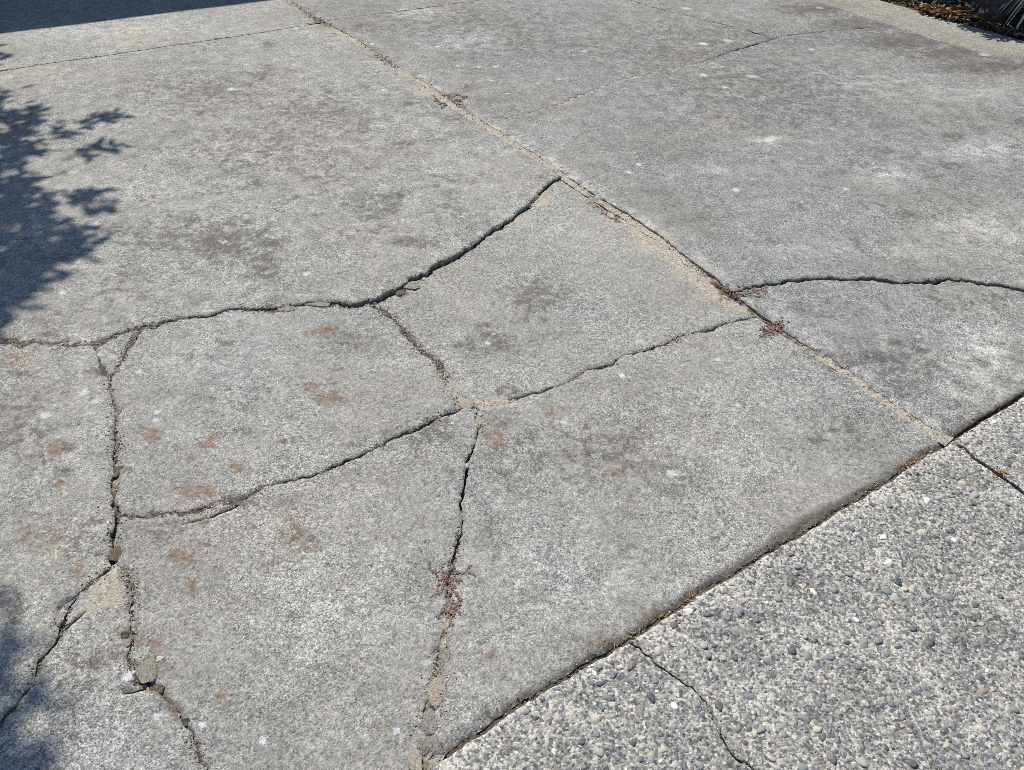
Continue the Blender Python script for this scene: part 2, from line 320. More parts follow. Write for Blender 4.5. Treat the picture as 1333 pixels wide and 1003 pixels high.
crack('C8', px([(612, 524), (624, 536), (626, 557), (616, 581), (608, 601), (606, 621), (601, 638), (599, 655), (603, 668), (598, 697), (593, 715), (589, 731), (588, 748), (585, 775), (583, 799), (580, 826), (575, 866), (567, 882), (563, 905), (559, 925), (558, 950), (557, 970), (551, 990), (545, 1010)]),
      ((0, .008), (.06, .008), (.1, .004), (.2, .003), (.35, .004), (.42, .002), (.5, .003), (.6, .006), (.7, .0085), (.73, .014), (.85, .017), (1, .022)), 0.003, ((0, -.005), (.08, -.008), (.14, -.03), (.3, -.025), (.5, -.014), (.6, -.004), (1, -.005)), ((0, .9), (.08, .7), (.15, .1), (.5, .3), (.6, .5), (1, .5)))
crack('C9', px([(950, 384), (957, 382), (985, 376), (1025, 369), (1052, 365), (1073, 365), (1093, 368), (1127, 365), (1171, 371), (1215, 370), (1232, 367), (1266, 370), (1290, 374), (1333, 381), (1420, 388), (1520, 400), (1700, 404), (1900, 430)]),
      ((0, .004), (.1, .006), (.4, .007), (.6, .006), (1, .006)), 0.0055, ((0, -.03),), ((0, .05),))
crack('C11', px([(790, -8), (820, 2), (843, 10), (874, 18), (893, 22), (917, 29), (964, 39), (1008, 52)]), ((0, .007), (.5, .006), (1, .007)), 0.005, ((0, -.012),), ((0, .2),))
crack('C11d', px([(640, 163), (690, 150), (730, 138), (770, 122), (800, 110), (850, 98), (905, 86)]), ((0, .0006), (.3, .0032), (.42, .0008), (.6, .0008), (.72, .002), (.9, .0006), (1, .0005)), 0.003, ((0, .010),), ((0, .9),))
crack('C11b', px([(1008, 52), (985, 60), (959, 67), (935, 75), (910, 84)]), ((0, .008), (.5, .008), (.6, .0025), (1, .001)), 0.003, ((0, -.012),), ((0, .2),))
crack('C11c', px([(1008, 51), (1045, 46), (1100, 41), (1130, 38)]), ((0, .003), (1, .0012)), 0.003, ((0, -.012),), ((0, .2),))

def interp(prs, t): return np.interp(t, [p[0] for p in prs], [p[1] for p in prs])
STRIP = {}
for ci, (name, (pts, w, amp, depth, sandy)) in enumerate(CR.items()):
    seg = np.linalg.norm(np.diff(pts, axis=0), axis=1); L = np.concatenate([[0], np.cumsum(seg)])
    s = [0.0]
    while s[-1] < L[-1]:
        q = np.array([np.interp(s[-1], L, pts[:, 0]), np.interp(s[-1], L, pts[:, 1])])
        s.append(s[-1] + float(np.clip(0.0019 * np.hypot(q[0], q[1] + .3), 0.0035, 0.02)))
    s = np.array(s[:-1] + [L[-1]])
    if len(s) > 2 and s[-1] - s[-2] < .002: s = np.delete(s, -2)
    c = np.stack([np.interp(s, L, pts[:, 0]), np.interp(s, L, pts[:, 1])], 1)
    tan = np.gradient(c, axis=0); tan /= np.linalg.norm(tan, axis=1)[:, None] + 1e-12
    nor = np.stack([-tan[:, 1], tan[:, 0]], 1)
    taper = np.minimum(1, np.minimum(s, L[-1] - s) / .03)
    def jag(x, f, k):       # broken straight facets, as concrete fractures
        x = x * f; i = math.floor(x); r = lambda q: math.sin(q * 127.1 + k * 311.7 + ci * 17.3) * 43758.5453 % 1.0 * 2 - 1
        return r(i) + (r(i + 1) - r(i)) * (x - i)
    o = np.array([jag(x, 14, 1) * .8 + jag(x, 37, 2) * 1.0 + jag(x, 95, 3) * .85 for x in s]) * amp * taper
    c = c + nor * o[:, None]
    t = s / L[-1]; hw = interp(w, t)
    def side(k):
        j = np.array([nz(x * 45, ci * 3.7 + k, 20) * .5 + nz(x * 130, ci * 3.7 + k, 30) * .35 + .5 * max(0, nz(x * 30, ci * 3.7 + k, 44) - .22) * 3 for x in s])
        if amp > .0025:
            j = j + np.array([.45 * jag(x, 60, k + 5) + .35 * jag(x, 22, k + 8) for x in s])
            close = np.array([min(1.15, max(.12, .72 + 1.3 * nz(x * 9, ci * 5.1, 70) + .8 * nz(x * 31, ci * 5.1, 71))) for x in s])
            return np.maximum(hw * close * (1 + .6 * j), .0004)
        j = j + np.array([.3 * jag(x, 90, k + 5) + .3 * jag(x, 33, k + 8) for x in s])
        return np.maximum(hw * (1 + .3 * j), .0004)
    hl, hr = side(1), side(2)
    STRIP[name] = dict(c=c, n=nor, l=c + nor * hl[:, None], r=c - nor * hr[:, None], t=t, s=s, hw=hw, depth=interp(depth, t), sandy=interp(sandy, t))

# ------------------------------------------------------------------ stain masks (where the concrete itself is stained)
def blob(x, y, rx, ry, k=1.0):
    c = at(x, y); return c, (at(x + rx, y) - at(x - rx, y)) / 2, (at(x, y + ry) - at(x, y - ry)) / 2, k
RUST = [blob(*b) for b in [(380, 690, 16, 18), (395, 715, 22, 8, .7), (238, 722, 20, 14), (245, 765, 14, 9), (432, 520, 22, 10), (405, 506, 12, 8), (268, 580, 12, 8), (283, 560, 10, 7), (308, 608, 12, 9), (255, 640, 34, 9),
        (318, 612, 9, 6), (640, 566, 15, 8), (646, 578, 14, 7), (720, 541, 9, 6), (195, 565, 18, 11), (75, 585, 14, 10), (78, 632, 10, 9), (425, 430, 14, 9), (60, 700, 40, 30, .6), (100, 745, 18, 18, .7), (20, 470, 22, 12, .7),
        (165, 828, 14, 10), (183, 835, 10, 7), (205, 838, 10, 14), (148, 855, 10, 7), (290, 910, 16, 14, .7), (370, 966, 12, 9, .7), (640, 850, 12, 16, .5), (800, 612, 22, 14, .7), (845, 560, 10, 6, .7),
        (920, 780, 26, 10), (860, 802, 30, 14), (790, 838, 30, 12, .8), (640, 930, 14, 8, .8), (735, 875, 10, 8, .8), (590, 355, 12, 6, .7), (560, 600, 30, 8, .5), (55, 420, 18, 12, .5), (280, 300, 30, 20, .45), (215, 310, 26, 12, .4), (1050, 150, 40, 8, .3), (930, 160, 40, 10, .4), (500, 940, 14, 10, .6)]]
DARK = [blob(*b) for b in [(700, 385, 38, 20), (640, 445, 40, 16, .7), (345, 350, 26, 16), (290, 315, 60, 26), (205, 310, 50, 18, .8), (480, 268, 34, 14, .8), (540, 318, 24, 8), (260, 120, 120, 30, .6), (420, 150, 90, 40, .5), (330, 200, 120, 40, .5), (590, 278, 24, 10, .6),
        (395, 700, 20, 12), (790, 590, 70, 40, .6), (680, 600, 60, 50, .35), (560, 560, 40, 24, .6), (300, 520, 80, 30, .35), (30, 560, 40, 60, .6), (120, 700, 60, 40, .3), (20, 790, 24, 20), (90, 880, 40, 50, .5), (1150, 480, 80, 30, .6), (1000, 120, 160, 50, .55), (900, 60, 200, 40, .5), (700, 60, 120, 30, .5),
        (600, 30, 150, 24, .5), (1180, 56, 60, 10, 1.5), (1120, 34, 50, 10, 1.3), (1290, 90, 70, 8, 1.5), (1240, 73, 60, 9, 1.4), (1060, 15, 40, 8, 1.2), (870, 620, 60, 30, .35), (1100, 560, 60, 30, .4), (640, 700, 14, 40, .5), (210, 690, 50, 12, .6), (330, 655, 60, 12, .6), (130, 860, 30, 16, .6),
        (205, 865, 20, 9), (560, 140, 40, 14, .4), (470, 40, 40, 8, .6), (1130, 210, 90, 24, .4), (1270, 160, 60, 16, .4), (450, 440, 40, 24, .5), (1060, 400, 60, 16, .4), (540, 760, 30, 60, .2)]]
PALE = [blob(*b) for b in [(1150, 232, 46, 13, .75), (1130, 108, 70, 10, .6), (1230, 125, 100, 10, .5), (1290, 300, 80, 26, .7), (1270, 470, 60, 50, .7), (1000, 186, 24, 6), (930, 225, 40, 10, .5), (1180, 330, 70, 16, .5), (610, 52, 40, 14, .7), (545, 18, 26, 10, .8), (1290, 200, 70, 14, .7),
        (330, 420, 60, 24, .3), (250, 480, 60, 40, .3), (450, 800, 100, 90, .35), (750, 760, 140, 60, .3), (110, 590, 40, 120, .3), (60, 290, 40, 30, .4), (150, 40, 140, 14, .5), (700, 300, 60, 30, .25), (330, 200, 60, 14, .3), (1090, 330, 60, 10, .6), (200, 250, 60, 20, .3)]]
SANDY = [blob(*b) for b in [(850, 316, 30, 12, 1.4), (900, 354, 28, 13, 1.3), (932, 386, 30, 10, 1.1), (810, 290, 20, 9, 1.2), (704, 258, 16, 11, 1.3), (680, 285, 26, 9, .8), (625, 345, 26, 9, .7), (645, 525, 24, 9, 1.2), (140, 768, 24, 26, 1.2), (120, 795, 20, 16, .8), (552, 122, 16, 6, 1.3), (447, 50, 12, 5, 1.), (580, 140, 20, 6, .6), (935, 445, 20, 8, .7),
        (730, 138, 22, 3, 1.), (850, 120, 60, 10, .5), (645, 160, 16, 3, .8), (835, 98, 10, 5, .8), (455, 770, 60, 60, .25), (720, 330, 60, 40, .3), (1225, 575, 14, 7, 1.), (1060, 375, 20, 5, .6), (1130, 108, 60, 8, .5), (1300, 345, 60, 14, .4)]]
_r = random.Random(21)
for _ in range(75):
    RUST.append(blob(_r.uniform(0, 520), _r.uniform(430, 770), _r.uniform(3, 10), _r.uniform(2, 6), _r.uniform(.6, 1.1)))
for _ in range(26):
    RUST.append(blob(_r.uniform(120, 420), _r.uniform(240, 390), _r.uniform(6, 14), _r.uniform(2, 5), _r.uniform(.5, .9)))
for _ in range(22):
    RUST.append(blob(_r.uniform(600, 1000), _r.uniform(540, 720), _r.uniform(3, 10), _r.uniform(2, 5), _r.uniform(.5, .9)))
for cx0, cy0, sx, sy, n in ((290, 300, 90, 30, 26), (480, 265, 60, 30, 12), (330, 120, 120, 30, 22), (420, 200, 90, 40, 16), (180, 330, 60, 20, 10), (330, 500, 110, 50, 18), (60, 620, 50, 90, 14), (800, 590, 80, 50, 18), (640, 420, 80, 40, 8), (1150, 470, 90, 40, 14), (1180, 240, 120, 50, 16), (250, 700, 80, 40, 10)):
    for _ in range(n):
        DARK.append(blob(_r.gauss(cx0, sx), _r.gauss(cy0, sy), _r.uniform(4, 16), _r.uniform(2, 7), _r.uniform(.6, 1.2)))
def blobs(P, lst):
    out = np.zeros(len(P))
    for c, a, b, k in lst:
        inv = np.linalg.inv(np.stack([a, b], 1)); q = (P - c) @ inv.T
        out = np.maximum(out, k * np.exp(-(q ** 2).sum(1) * .9))
    return out

# ------------------------------------------------------------------ triangulate the whole site, cut by the cracks
corner = [uv(U0, V0), uv(U1, V0), uv(U1, V1), uv(U0, V1)]
verts, edges = [], []
bpts, brad = [], []
for name, S in STRIP.items():
    loop = np.concatenate([S['l'], S['r'][::-1]]); b = len(verts); n = len(loop)
    verts += list(loop); edges += [(b + i, b + (i + 1) % n) for i in range(n)]
    S['loop'] = loop
    for off in (.0025, .006, .012, .022):
        for sd, key in ((1, 'l'), (-1, 'r')):
            st = 1 if off < .005 else 2
            verts += list((S[key] + S['n'] * (sd * off))[::st])
    for p in loop: bpts.append(p); brad.append(name)
b = len(verts); verts += corner; edges += [(b, b + 1), (b + 1, b + 2), (b + 2, b + 3), (b + 3, b)]
kd = KDTree(len(bpts))
for i, p in enumerate(bpts): kd.insert((p[0], p[1], 0), i)
kd.balance()
def grid(step, cond):
    us = np.arange(U0 + .01, U1, step); vs = np.arange(V0 + .01, V1, step)
    g = np.stack(np.meshgrid(us, vs), -1).reshape(-1, 2); g = g + RNG.uniform(-.3, .3, g.shape) * step
    g = g[(g[:, 0] > U0) & (g[:, 0] < U1) & (g[:, 1] > V0) & (g[:, 1] < V1)]
    P = ORG + g[:, :1] * EU + g[:, 1:] * EV
    d = np.hypot(P[:, 0], P[:, 1])
    return P[cond(d, P)]
infront = lambda P: (P[:, 1] > .3) & (np.abs(P[:, 0]) < .9 + .72 * P[:, 1])
g1 = grid(.017, lambda d, P: (d < 2.4) & infront(P)); g2 = grid(.03, lambda d, P: (d >= 2.4) & (d < 4.5) & infront(P)); g3 = grid(.055, lambda d, P: (d >= 4.5) & (d < 7.4) & infront(P))
g4 = grid(.16, lambda d, P: (d >= 7.4) | ~infront(P))
for P in np.concatenate([g1, g2, g3, g4]):
    if kd.find((P[0], P[1], 0))[2] > .004: verts.append(P)
res = geometry.delaunay_2d_cdt([Vector((float(v[0]), float(v[1]))) for v in verts], edges, [], 0, 1e-6, False)
VV = np.array([(v.x, v.y) for v in res[0]]); TT = np.array([f[:] for f in res[2]], dtype=np.int64)
cen = VV[TT].mean(1)
a_, b_, c_ = VV[TT[:, 0]], VV[TT[:, 1]], VV[TT[:, 2]]
flip = ((b_[:, 0] - a_[:, 0]) * (c_[:, 1] - a_[:, 1]) - (b_[:, 1] - a_[:, 1]) * (c_[:, 0] - a_[:, 0])) < 0
TT[flip] = TT[flip][:, ::-1]
def inside(P, loop):
    out = np.zeros(len(P), bool); a = loop; b = np.roll(loop, -1, 0)
    for i in range(0, len(P), 2000):
        x = P[i:i + 2000, :1]; y = P[i:i + 2000, 1:]
        cr = (a[:, 1] > y) != (b[:, 1] > y)
        xs = a[:, 0] + (y - a[:, 1]) * (b[:, 0] - a[:, 0]) / (b[:, 1] - a[:, 1] + 1e-18)
        out[i:i + 2000] = ((cr & (x < xs)).sum(1) % 2) == 1
    return out
u_, v_ = (cen - ORG) @ EU, (cen - ORG) @ EV
gap = (u_ < U0) | (u_ > U1) | (v_ < V0) | (v_ > V1)
near = np.array([kd.find((p[0], p[1], 0))[2] < .03 for p in cen])
for S in STRIP.values():
    lo, hi = S['loop'].min(0), S['loop'].max(0)
    idx = np.nonzero(near & ~gap & (cen >= lo).all(1) & (cen <= hi).all(1))[0]
    if len(idx): gap[idx[inside(cen[idx], S['loop'])]] = True
# connected pieces
keep = np.nonzero(~gap)[0]
par = list(range(len(TT)))
def find(i):
    while par[i] != i: par[i] = par[par[i]]; i = par[i]
    return i
em = {}
for ti in keep:
    t = TT[ti]
    for e in ((t[0], t[1]), (t[1], t[2]), (t[2], t[0])):
        k = (e[0], e[1]) if e[0] < e[1] else (e[1], e[0])
        if k in em: par[find(ti)] = find(em[k])
        else: em[k] = ti
groups = {}
for ti in keep: groups.setdefault(find(ti), []).append(ti)
area = .5 * np.abs((b_[:, 0] - a_[:, 0]) * (c_[:, 1] - a_[:, 1]) - (b_[:, 1] - a_[:, 1]) * (c_[:, 0] - a_[:, 0]))

# per-piece levels: photo position inside the piece -> (height, tilt along x, tilt along y, label)
LEVEL = [((300, 200), .0115, .009, 0, 'lichen-mottled concrete slab raised above the long crack, crossed by tree shade'),
         ((750, 330), -.001, .0, .0, 'smooth grey broken corner of slab dusted with sand along the joint'),
         ((300, 520), .002, .002, .0, 'broken piece of slab with orange lichen spots between crossing cracks'),
         ((60, 600), .005, 0, 0, 'pale pitted piece of slab beside the brown filled crack'),
         ((110, 920), -.004, 0, .004, 'stained wedge of slab between two crooked cracks, with a sandy tip'),
         ((400, 800), .000, 0, 0, 'even buff concrete piece with two rusty stains'),
         ((850, 650), .002, .002, .0, 'large broken slab piece with a dark rounded edge along the aggregate paving'),
         ((1100, 200), .013, 0, -.001, 'broad grey driveway slab with pale worn streaks and white spots'),
         ((1150, 450), .0075, 0, 0, 'grey slab piece with pale worn patches below the wide dark crack'),
         ((150, 50), .002, 0, 0, 'strip of slab beyond the tooled joint, half in the house shade'),
         ((700, 20), .009, 0, 0, None), ((560, 10), .008, 0, 0, None), ((140, 460), .003, 0, 0, 'small chipped triangle of concrete in the fork of a crack'),
         ((1150, 800), .004, 0, 0, 'exposed aggregate slab full of rounded blue-grey pebbles'),
         ((760, 960), .0, 0, 0, 'wedge of exposed aggregate paving cut off by a thin crack'),
         ((1310, 590), .006, 0, 0, 'exposed aggregate slab beyond the dirt-filled joint')]
tri_of = {}
def locate(P):
    d = ((cen - P) ** 2).sum(1); d[gap] = 9
    return find(int(d.argmin()))
level = {}
for (p, dz, tx, ty, lab) in LEVEL:
    g = locate(at(*p))
    if g not in level: level[g] = (at(*p), dz, tx, ty, lab)

MOTT = {locate(at(*p)): k for p, k in [((300, 200), .75), ((750, 330), .05), ((300, 520), .55), ((60, 600), .6), ((110, 920), .4), ((400, 800), .15), ((850, 650), .35), ((1100, 200), .5), ((1150, 450), .8), ((150, 50), .6)]}
driveway = mesh_np('driveway', [(*uv(U0 - .02, .0), -.062), (*uv(U1 + .02, .0), -.062), (*uv(U1 + .02, V1 + .3), -.062), (*uv(U0 - .02, V1 + .3), -.062)], [(0, 1, 2, 3)], MAT_BED, smooth=False)
tag(driveway, 'cracked weathered concrete driveway in several broken slabs with sandy joints', 'driveway', kind='structure')
pavement = mesh_np('pavement', [(*uv(U0 - .02, V0 - .02), -.063), (*uv(U1 + .02, V0 - .02), -.063), (*uv(U1 + .02, -.002), -.063), (*uv(U0 - .02, -.002), -.063)], [(0, 1, 2, 3)], MAT_BED, smooth=False)
tag(pavement, 'exposed aggregate concrete paving set with rounded pebbles beside the driveway', 'pavement', kind='structure')

SLABS = []        # (object, is_apron)
bv_v, bv_f, bv_own = [], [], []
JOINTS_ROUND = {'J1': (.010, .004), 'J2': (.006, .003), 'J3': (.006, .003), 'JTL': (.008, .003), 'JTR': (.008, .003)}
for g, tl in sorted(groups.items(), key=lambda kv: -area[kv[1]].sum()):
    A = area[tl].sum()
    if A < 2.5e-4: continue
    T = TT[tl]; ids, inv = np.unique(T, return_inverse=True); T = inv.reshape(-1, 3); P = VV[ids]
    U, W = (P - ORG) @ EU, (P - ORG) @ EV
    apron = W.mean() < 0
    mott = MOTT.get(g, .35)
    c0, dz, tx, ty, lab = level.get(g, (P.mean(0), .004 + .004 * random.random(), 0, 0, None))
    z = np.full(len(P), dz) + np.clip(P[:, 0] + .45, -1.1, .05) * tx + np.clip((P[:, 1] - c0[1]), -1, 1) * ty
    pale = blobs(P, PALE); dark = blobs(P, DARK); rust = blobs(P, RUST); sandy = blobs(P, SANDY); moss = np.zeros(len(P))
    for i, p in enumerate(P):
        x, y = float(p[0]), float(p[1])
        z[i] += .0035 * nz(x * 1.7, y * 1.7, 3) + .0013 * nz(x * 9, y * 9, 6) + .0007 * nz(x * 30, y * 30, 1)
        co, k, d = kd.find((x, y, 0)); nm = brad[k]
        r, drop = JOINTS_ROUND.get(nm, (.007, .0035))
        if nm == 'J2' and not apron and -2.6 < U[i] < .1: r, drop = .032, .0095
        if nm in ('JTL', 'JTR'): r, drop = .014, .002
        r *= .55 + .9 * abs(nz(x * 35, y * 35, 8)) + .3 * abs(nz(x * 12, y * 12, 2))
        chip = max(0.0, nz(x * 15, y * 15, 11) - .08) + .6 * max(0.0, nz(x * 38, y * 38, 12) - .1)
        if nm[0] == 'C' or nm == 'J1': r += .035 * chip; drop += .012 * chip
        if d < r:
            z[i] -= drop * (1 - d / r) ** 1.5 * (1 + .35 * nz(x * 120, y * 120, 5))
            if chip > .1 and nm[0] == 'C': moss[i] = max(moss[i], .45 * (1 - d / r))
        if nm == 'J2' and not apron:
            b_ = math.exp(-((U[i] + .62) / .2) ** 2); moss[i] = max(moss[i], math.exp(-(d / (.016 + .018 * b_)) ** 2) * (.75 + .5 * b_ + .7 * nz(x * 7, y * 7, 4)))
        elif nm == 'J1' and U[i] > 0: pale[i] = max(pale[i], 1.0 * math.exp(-(d / .06) ** 2) * (.7 + .6 * nz(x * 8, y * 8, 4)))
        elif nm == 'J1': moss[i] = max(moss[i], .25 * math.exp(-(d / .012) ** 2)); sandy[i] = max(sandy[i], .75 * math.exp(-(d / .022) ** 2) * (.6 + .9 * nz(x * 9, y * 9, 7)))
        elif nm == 'C1' and d < .12: moss[i] = max(moss[i], .8 * math.exp(-(d / .014) ** 2) * (.5 + nz(x * 12, y * 12, 4)))
        elif nm in ('C5', 'C6', 'C7', 'C4', 'C8', 'C2'): moss[i] = max(moss[i], .6 * math.exp(-(d / .012) ** 2) * (.6 + nz(x * 14, y * 14, 4)))
        if apron and nm in ('J2', 'J3'): pale[i] = max(pale[i], .7 * math.exp(-(d / .05) ** 2))
    # gullied brown band on the rounded edge
    V3 = np.concatenate([P, z[:, None]], 1)
    # walls down the broken faces
    ec = {}
    for t in T:
        for e in ((t[0], t[1]), (t[1], t[2]), (t[2], t[0])):
            ec[e] = ec.get(e, 0) + 1
    bd = [e for e in ec if (e[1], e[0]) not in ec]
    bid = sorted({i for e in bd for i in e}); bi = {v: k for k, v in enumerate(bid)}
    n0, nb = len(V3), len(bid)
    top = V3[bid]
    norm = np.zeros((nb, 2))
    for e in bd:
        d = P[e[1]] - P[e[0]]; q = np.array([d[1], -d[0]]); q /= np.linalg.norm(q) + 1e-9
        norm[bi[e[0]]] += q; norm[bi[e[1]]] += q
    norm /= np.linalg.norm(norm, axis=1)[:, None] + 1e-9
    rings = [top]
    for dzr, jit in ((-.008, .0016), (-.02, .003), (-.075, .001)):
        rr = top.copy(); rr[:, 2] = np.minimum(rr[:, 2] + dzr, dzr) if dzr < -.05 else rr[:, 2] + dzr
        off = np.array([nz(q[0] * 70, q[1] * 70, dzr * 900) for q in top]) * jit - jit * .8
        rr[:, :2] += norm * off[:, None]; rings.append(rr)
    V3 = np.concatenate([V3] + rings)
    wf = []
    for e in bd:
        a, c = bi[e[0]], bi[e[1]]
        for r in range(3):
            q = n0 + r * nb
            wf += [(q + c, q + a, q + nb + a), (q + c, q + nb + a, q + nb + c)]
    F = np.concatenate([T, np.array(wf, dtype=np.int64)])
    ext = lambda arr, wv: np.concatenate([arr] + [arr[bid] * wv] * 4)
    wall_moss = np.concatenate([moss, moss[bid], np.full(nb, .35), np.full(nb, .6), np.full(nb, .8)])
    o = mesh_np('concrete_slab' if not apron else 'aggregate_slab', V3, F, MAT_APRON if apron else (MAT_FAR if U.mean() > 0 else MAT_SLAB), pavement if apron else driveway,
                attrs=dict(mottle=np.full(len(V3), mott), pale=ext(pale, .5), dark=ext(dark, 1.), rust=ext(rust, 1.), sandy=ext(sandy, .3), moss=wall_moss))
    if lab: o['label'] = lab
    SLABS.append((o, apron)); oi = len(SLABS) - 1
    base = len(bv_v); bv_v += [tuple(v) for v in V3[:n0]]; bv_f += [tuple(int(base + k) for k in t) for t in T]; bv_own += [oi] * len(T)
BV = BVHTree.FromPolygons(bv_v, bv_f)
def drop(x, y, default=-.01):
    h = BV.ray_cast(Vector((float(x), float(y), 1.0)), Vector((0, 0, -1)))
    if h[0] is None: return default, None
    return h[0].z, SLABS[bv_own[h[2]]][0]

# ------------------------------------------------------------------ soil and sand lying in the gaps
for name, S in STRIP.items():
    rows = np.linspace(-1, 1, 7); n = len(S['s']); V, sa = [], []
    for i in range(n):
        for r in rows:
            p = S['c'][i] + S['n'][i] * r * (S['hw'][i] * 1.5 + .008)
            x, y = float(p[0]), float(p[1])
            V.append((x, y, S['depth'][i] + .004 * nz(x * 28, y * 28, 2) + .003 * nz(x * 80, y * 80, 3) + .002 * nz(x * 220, y * 220, 3))); sa.append(S['sandy'][i])
    k = len(rows)
    F = np.array([(i * k + j, i * k + j + 1, (i + 1) * k + j + 1, (i + 1) * k + j) for i in range(n - 1) for j in range(k - 1)])
    ap = name in ('J3', 'C10a')
    o = mesh_np('joint_sand' if name[0] == 'J' else 'crack_soil', V, F[:, ::-1], MAT_FILL, pavement if ap else driveway, attrs=dict(sandy=sa)); o['kind'] = 'stuff'

# low drifts of sand spilled from the joint over the slabs
def drift(pts, width, height, cell=.005, sandy=1.0):
    pts = np.array([at(*p) for p in pts]); w = np.interp(np.linspace(0, 1, len(pts)), np.linspace(0, 1, len(width)), width)
    lo = pts.min(0) - max(width) * 1.3; hi = pts.max(0) + max(width) * 1.3
    nx, ny = int((hi[0] - lo[0]) / cell) + 1, int((hi[1] - lo[1]) / cell) + 1
    dens = []
    for i in range(len(pts) - 1):
        for t in np.linspace(0, 1, 12): dens.append((*(pts[i] * (1 - t) + pts[i + 1] * t), w[i] * (1 - t) + w[i + 1] * t))
    dens = np.array(dens); V, idx, F = [], {}, []
    for j in range(ny):
        for i in range(nx):
            x, y = lo[0] + i * cell, lo[1] + j * cell
            q = np.hypot(dens[:, 0] - x, dens[:, 1] - y) / dens[:, 2]; m = 1 - q.min()
            if m < -.25: continue
            h = height * (m * 1.1 - .12) + .0016 * nz(x * 40, y * 40, 3) + .0016 * nz(x * 140, y * 140, 5) + .0012 * nz(x * 400, y * 400, 5)
            if h < -.0012: continue
            z, _ = drop(x, y, -.004)
            idx[(i, j)] = len(V); V.append((x, y, max(z, -.004) + h))
    for (i, j) in idx:
        q = [(i, j), (i + 1, j), (i + 1, j + 1), (i, j + 1)]
        if all(k in idx for k in q): F.append([idx[k] for k in q])
    if F:
        o = mesh_np('sand_drift', V, np.array(F), MAT_FILL, driveway, attrs=dict(sandy=np.full(len(V), sandy))); o['kind'] = 'stuff'
drift([(792, 277), (830, 304), (868, 331), (905, 362), (935, 385), (965, 404)], [.012, .035, .045, .04, .035, .03], .0034)
drift([(712, 249), (702, 258), (690, 268)], [.012, .02, .012], .003)
drift([(560, 118), (549, 122)], [.022, .028], .0035)
drift([(450, 48), (442, 52)], [.02, .02], .003)
drift([(612, 523), (640, 525), (662, 523)], [.012, .02, .01], .005, .004)
drift([(626, 535), (622, 545)], [.012, .01], .004, .004)
drift([(152, 742), (140, 765), (124, 785)], [.012, .022, .014], .0026, .004, .8)
drift([(640, 170), (690, 200), (730, 226)], [.016, .016, .012], .003)
drift([(590, 141), (622, 160)], [.016, .016], .003)
drift([(1228, 573), (1243, 577)], [.012, .012], .004, .004)

# ------------------------------------------------------------------ white lichen spots on the slabs
spot_me = []
for k in range(8):
    n = 20; V = [(0, 0, .0009)]; rim = [0.0]
    for rr, zz in ((.4, .0009), (.7, .0008), (1, .0006)):
        for i in range(n):
            a = i / n * math.tau; r = rr * (1 + .5 * nz(math.cos(a) * 1.1 + k * 7, math.sin(a) * 1.1, 2) + .3 * nz(math.cos(a) * 3 + k * 7, math.sin(a) * 3, 4))
            V.append((math.cos(a) * r, math.sin(a) * r, zz)); rim.append(rr)
    F = [(0, 1 + i, 1 + (i + 1) % n) for i in range(n)]
    for g in (0, 1): F += [(1 + g * n + i, 1 + (g + 1) * n + i, 1 + (g + 1) * n + (i + 1) % n, 1 + g * n + (i + 1) % n) for i in range(n)]
    me = bpy.data.meshes.new('lichen_spot'); me.from_pydata(V, [], F); me.materials.append(MAT_LICHEN); me.polygons.foreach_set('use_smooth', [True] * len(F)); spot_me.append(me)
    a = me.attributes.new('rim', 'FLOAT', 'POINT'); a.data.foreach_set('value', rim)
SPOTS = [(95, 225, 7), (122, 293, 8), (292, 317, 5), (301, 117, 6), (82, 383, 4), (6, 141, 5), (18, 179, 4), (545, 60, 5), (596, 62, 6), (601, 40, 4), (484, 60, 4), (623, 90, 5), (645, 90, 5), (728, 107, 4), (831, 218, 5), (818, 228, 5), (697, 166, 4), (570, 64, 3), (596, 89, 3),
    (893, 14, 6), (947, 56, 8), (915, 60, 7), (1056, 67, 6), (915, 101, 6), (979, 102, 7), (1066, 13, 4), (943, 117, 5), (957, 251, 6), (81, 382, 4), (110, 514, 8), (125, 525, 6), (60, 543, 7), (146, 467, 6), (181, 485, 6), (259, 345, 4), (102, 343, 4), (286, 660, 6), (400, 360, 6), (635, 447, 5), (643, 435, 3),
    (833, 445, 7), (809, 489, 6), (874, 618, 9), (734, 551, 5), (168, 882, 8), (205, 934, 6), (342, 965, 6), (263, 945, 6), (576, 785, 5), (555, 863, 6), (516, 952, 6), (1280, 74, 6), (660, 125, 3), (940, 90, 3), (420, 32, 5), (396, 26, 3), (385, 38, 5), (420, 88, 3), (480, 82, 3), (500, 120, 4), (390, 88, 4),
    (246, 322, 3), (203, 548, 5), (205, 537, 5), (130, 790, 3), (935, 470, 4), (880, 460, 4), (960, 530, 4), (1000, 186, 8), (700, 112, 3), (760, 70, 3), (780, 44, 3), (640, 108, 3), (860, 150, 3), (1040, 210, 3), (1100, 250, 4)]
for k, (x, y, r) in enumerate(SPOTS):
    p = at(x, y); z, own = drop(*p)
    if own is None: continue
    o = bpy.data.objects.new('lichen_spot', spot_me[k % 8]); link(o, own)
    R = r * 1.15 * np.hypot(np.hypot(*p), CAM_H) / FOC
    o.location = (p[0], p[1], z); o.scale = (R, R * random.uniform(.8, 1.2), 1.0); o.rotation_euler = (0, 0, random.uniform(0, 6.28))

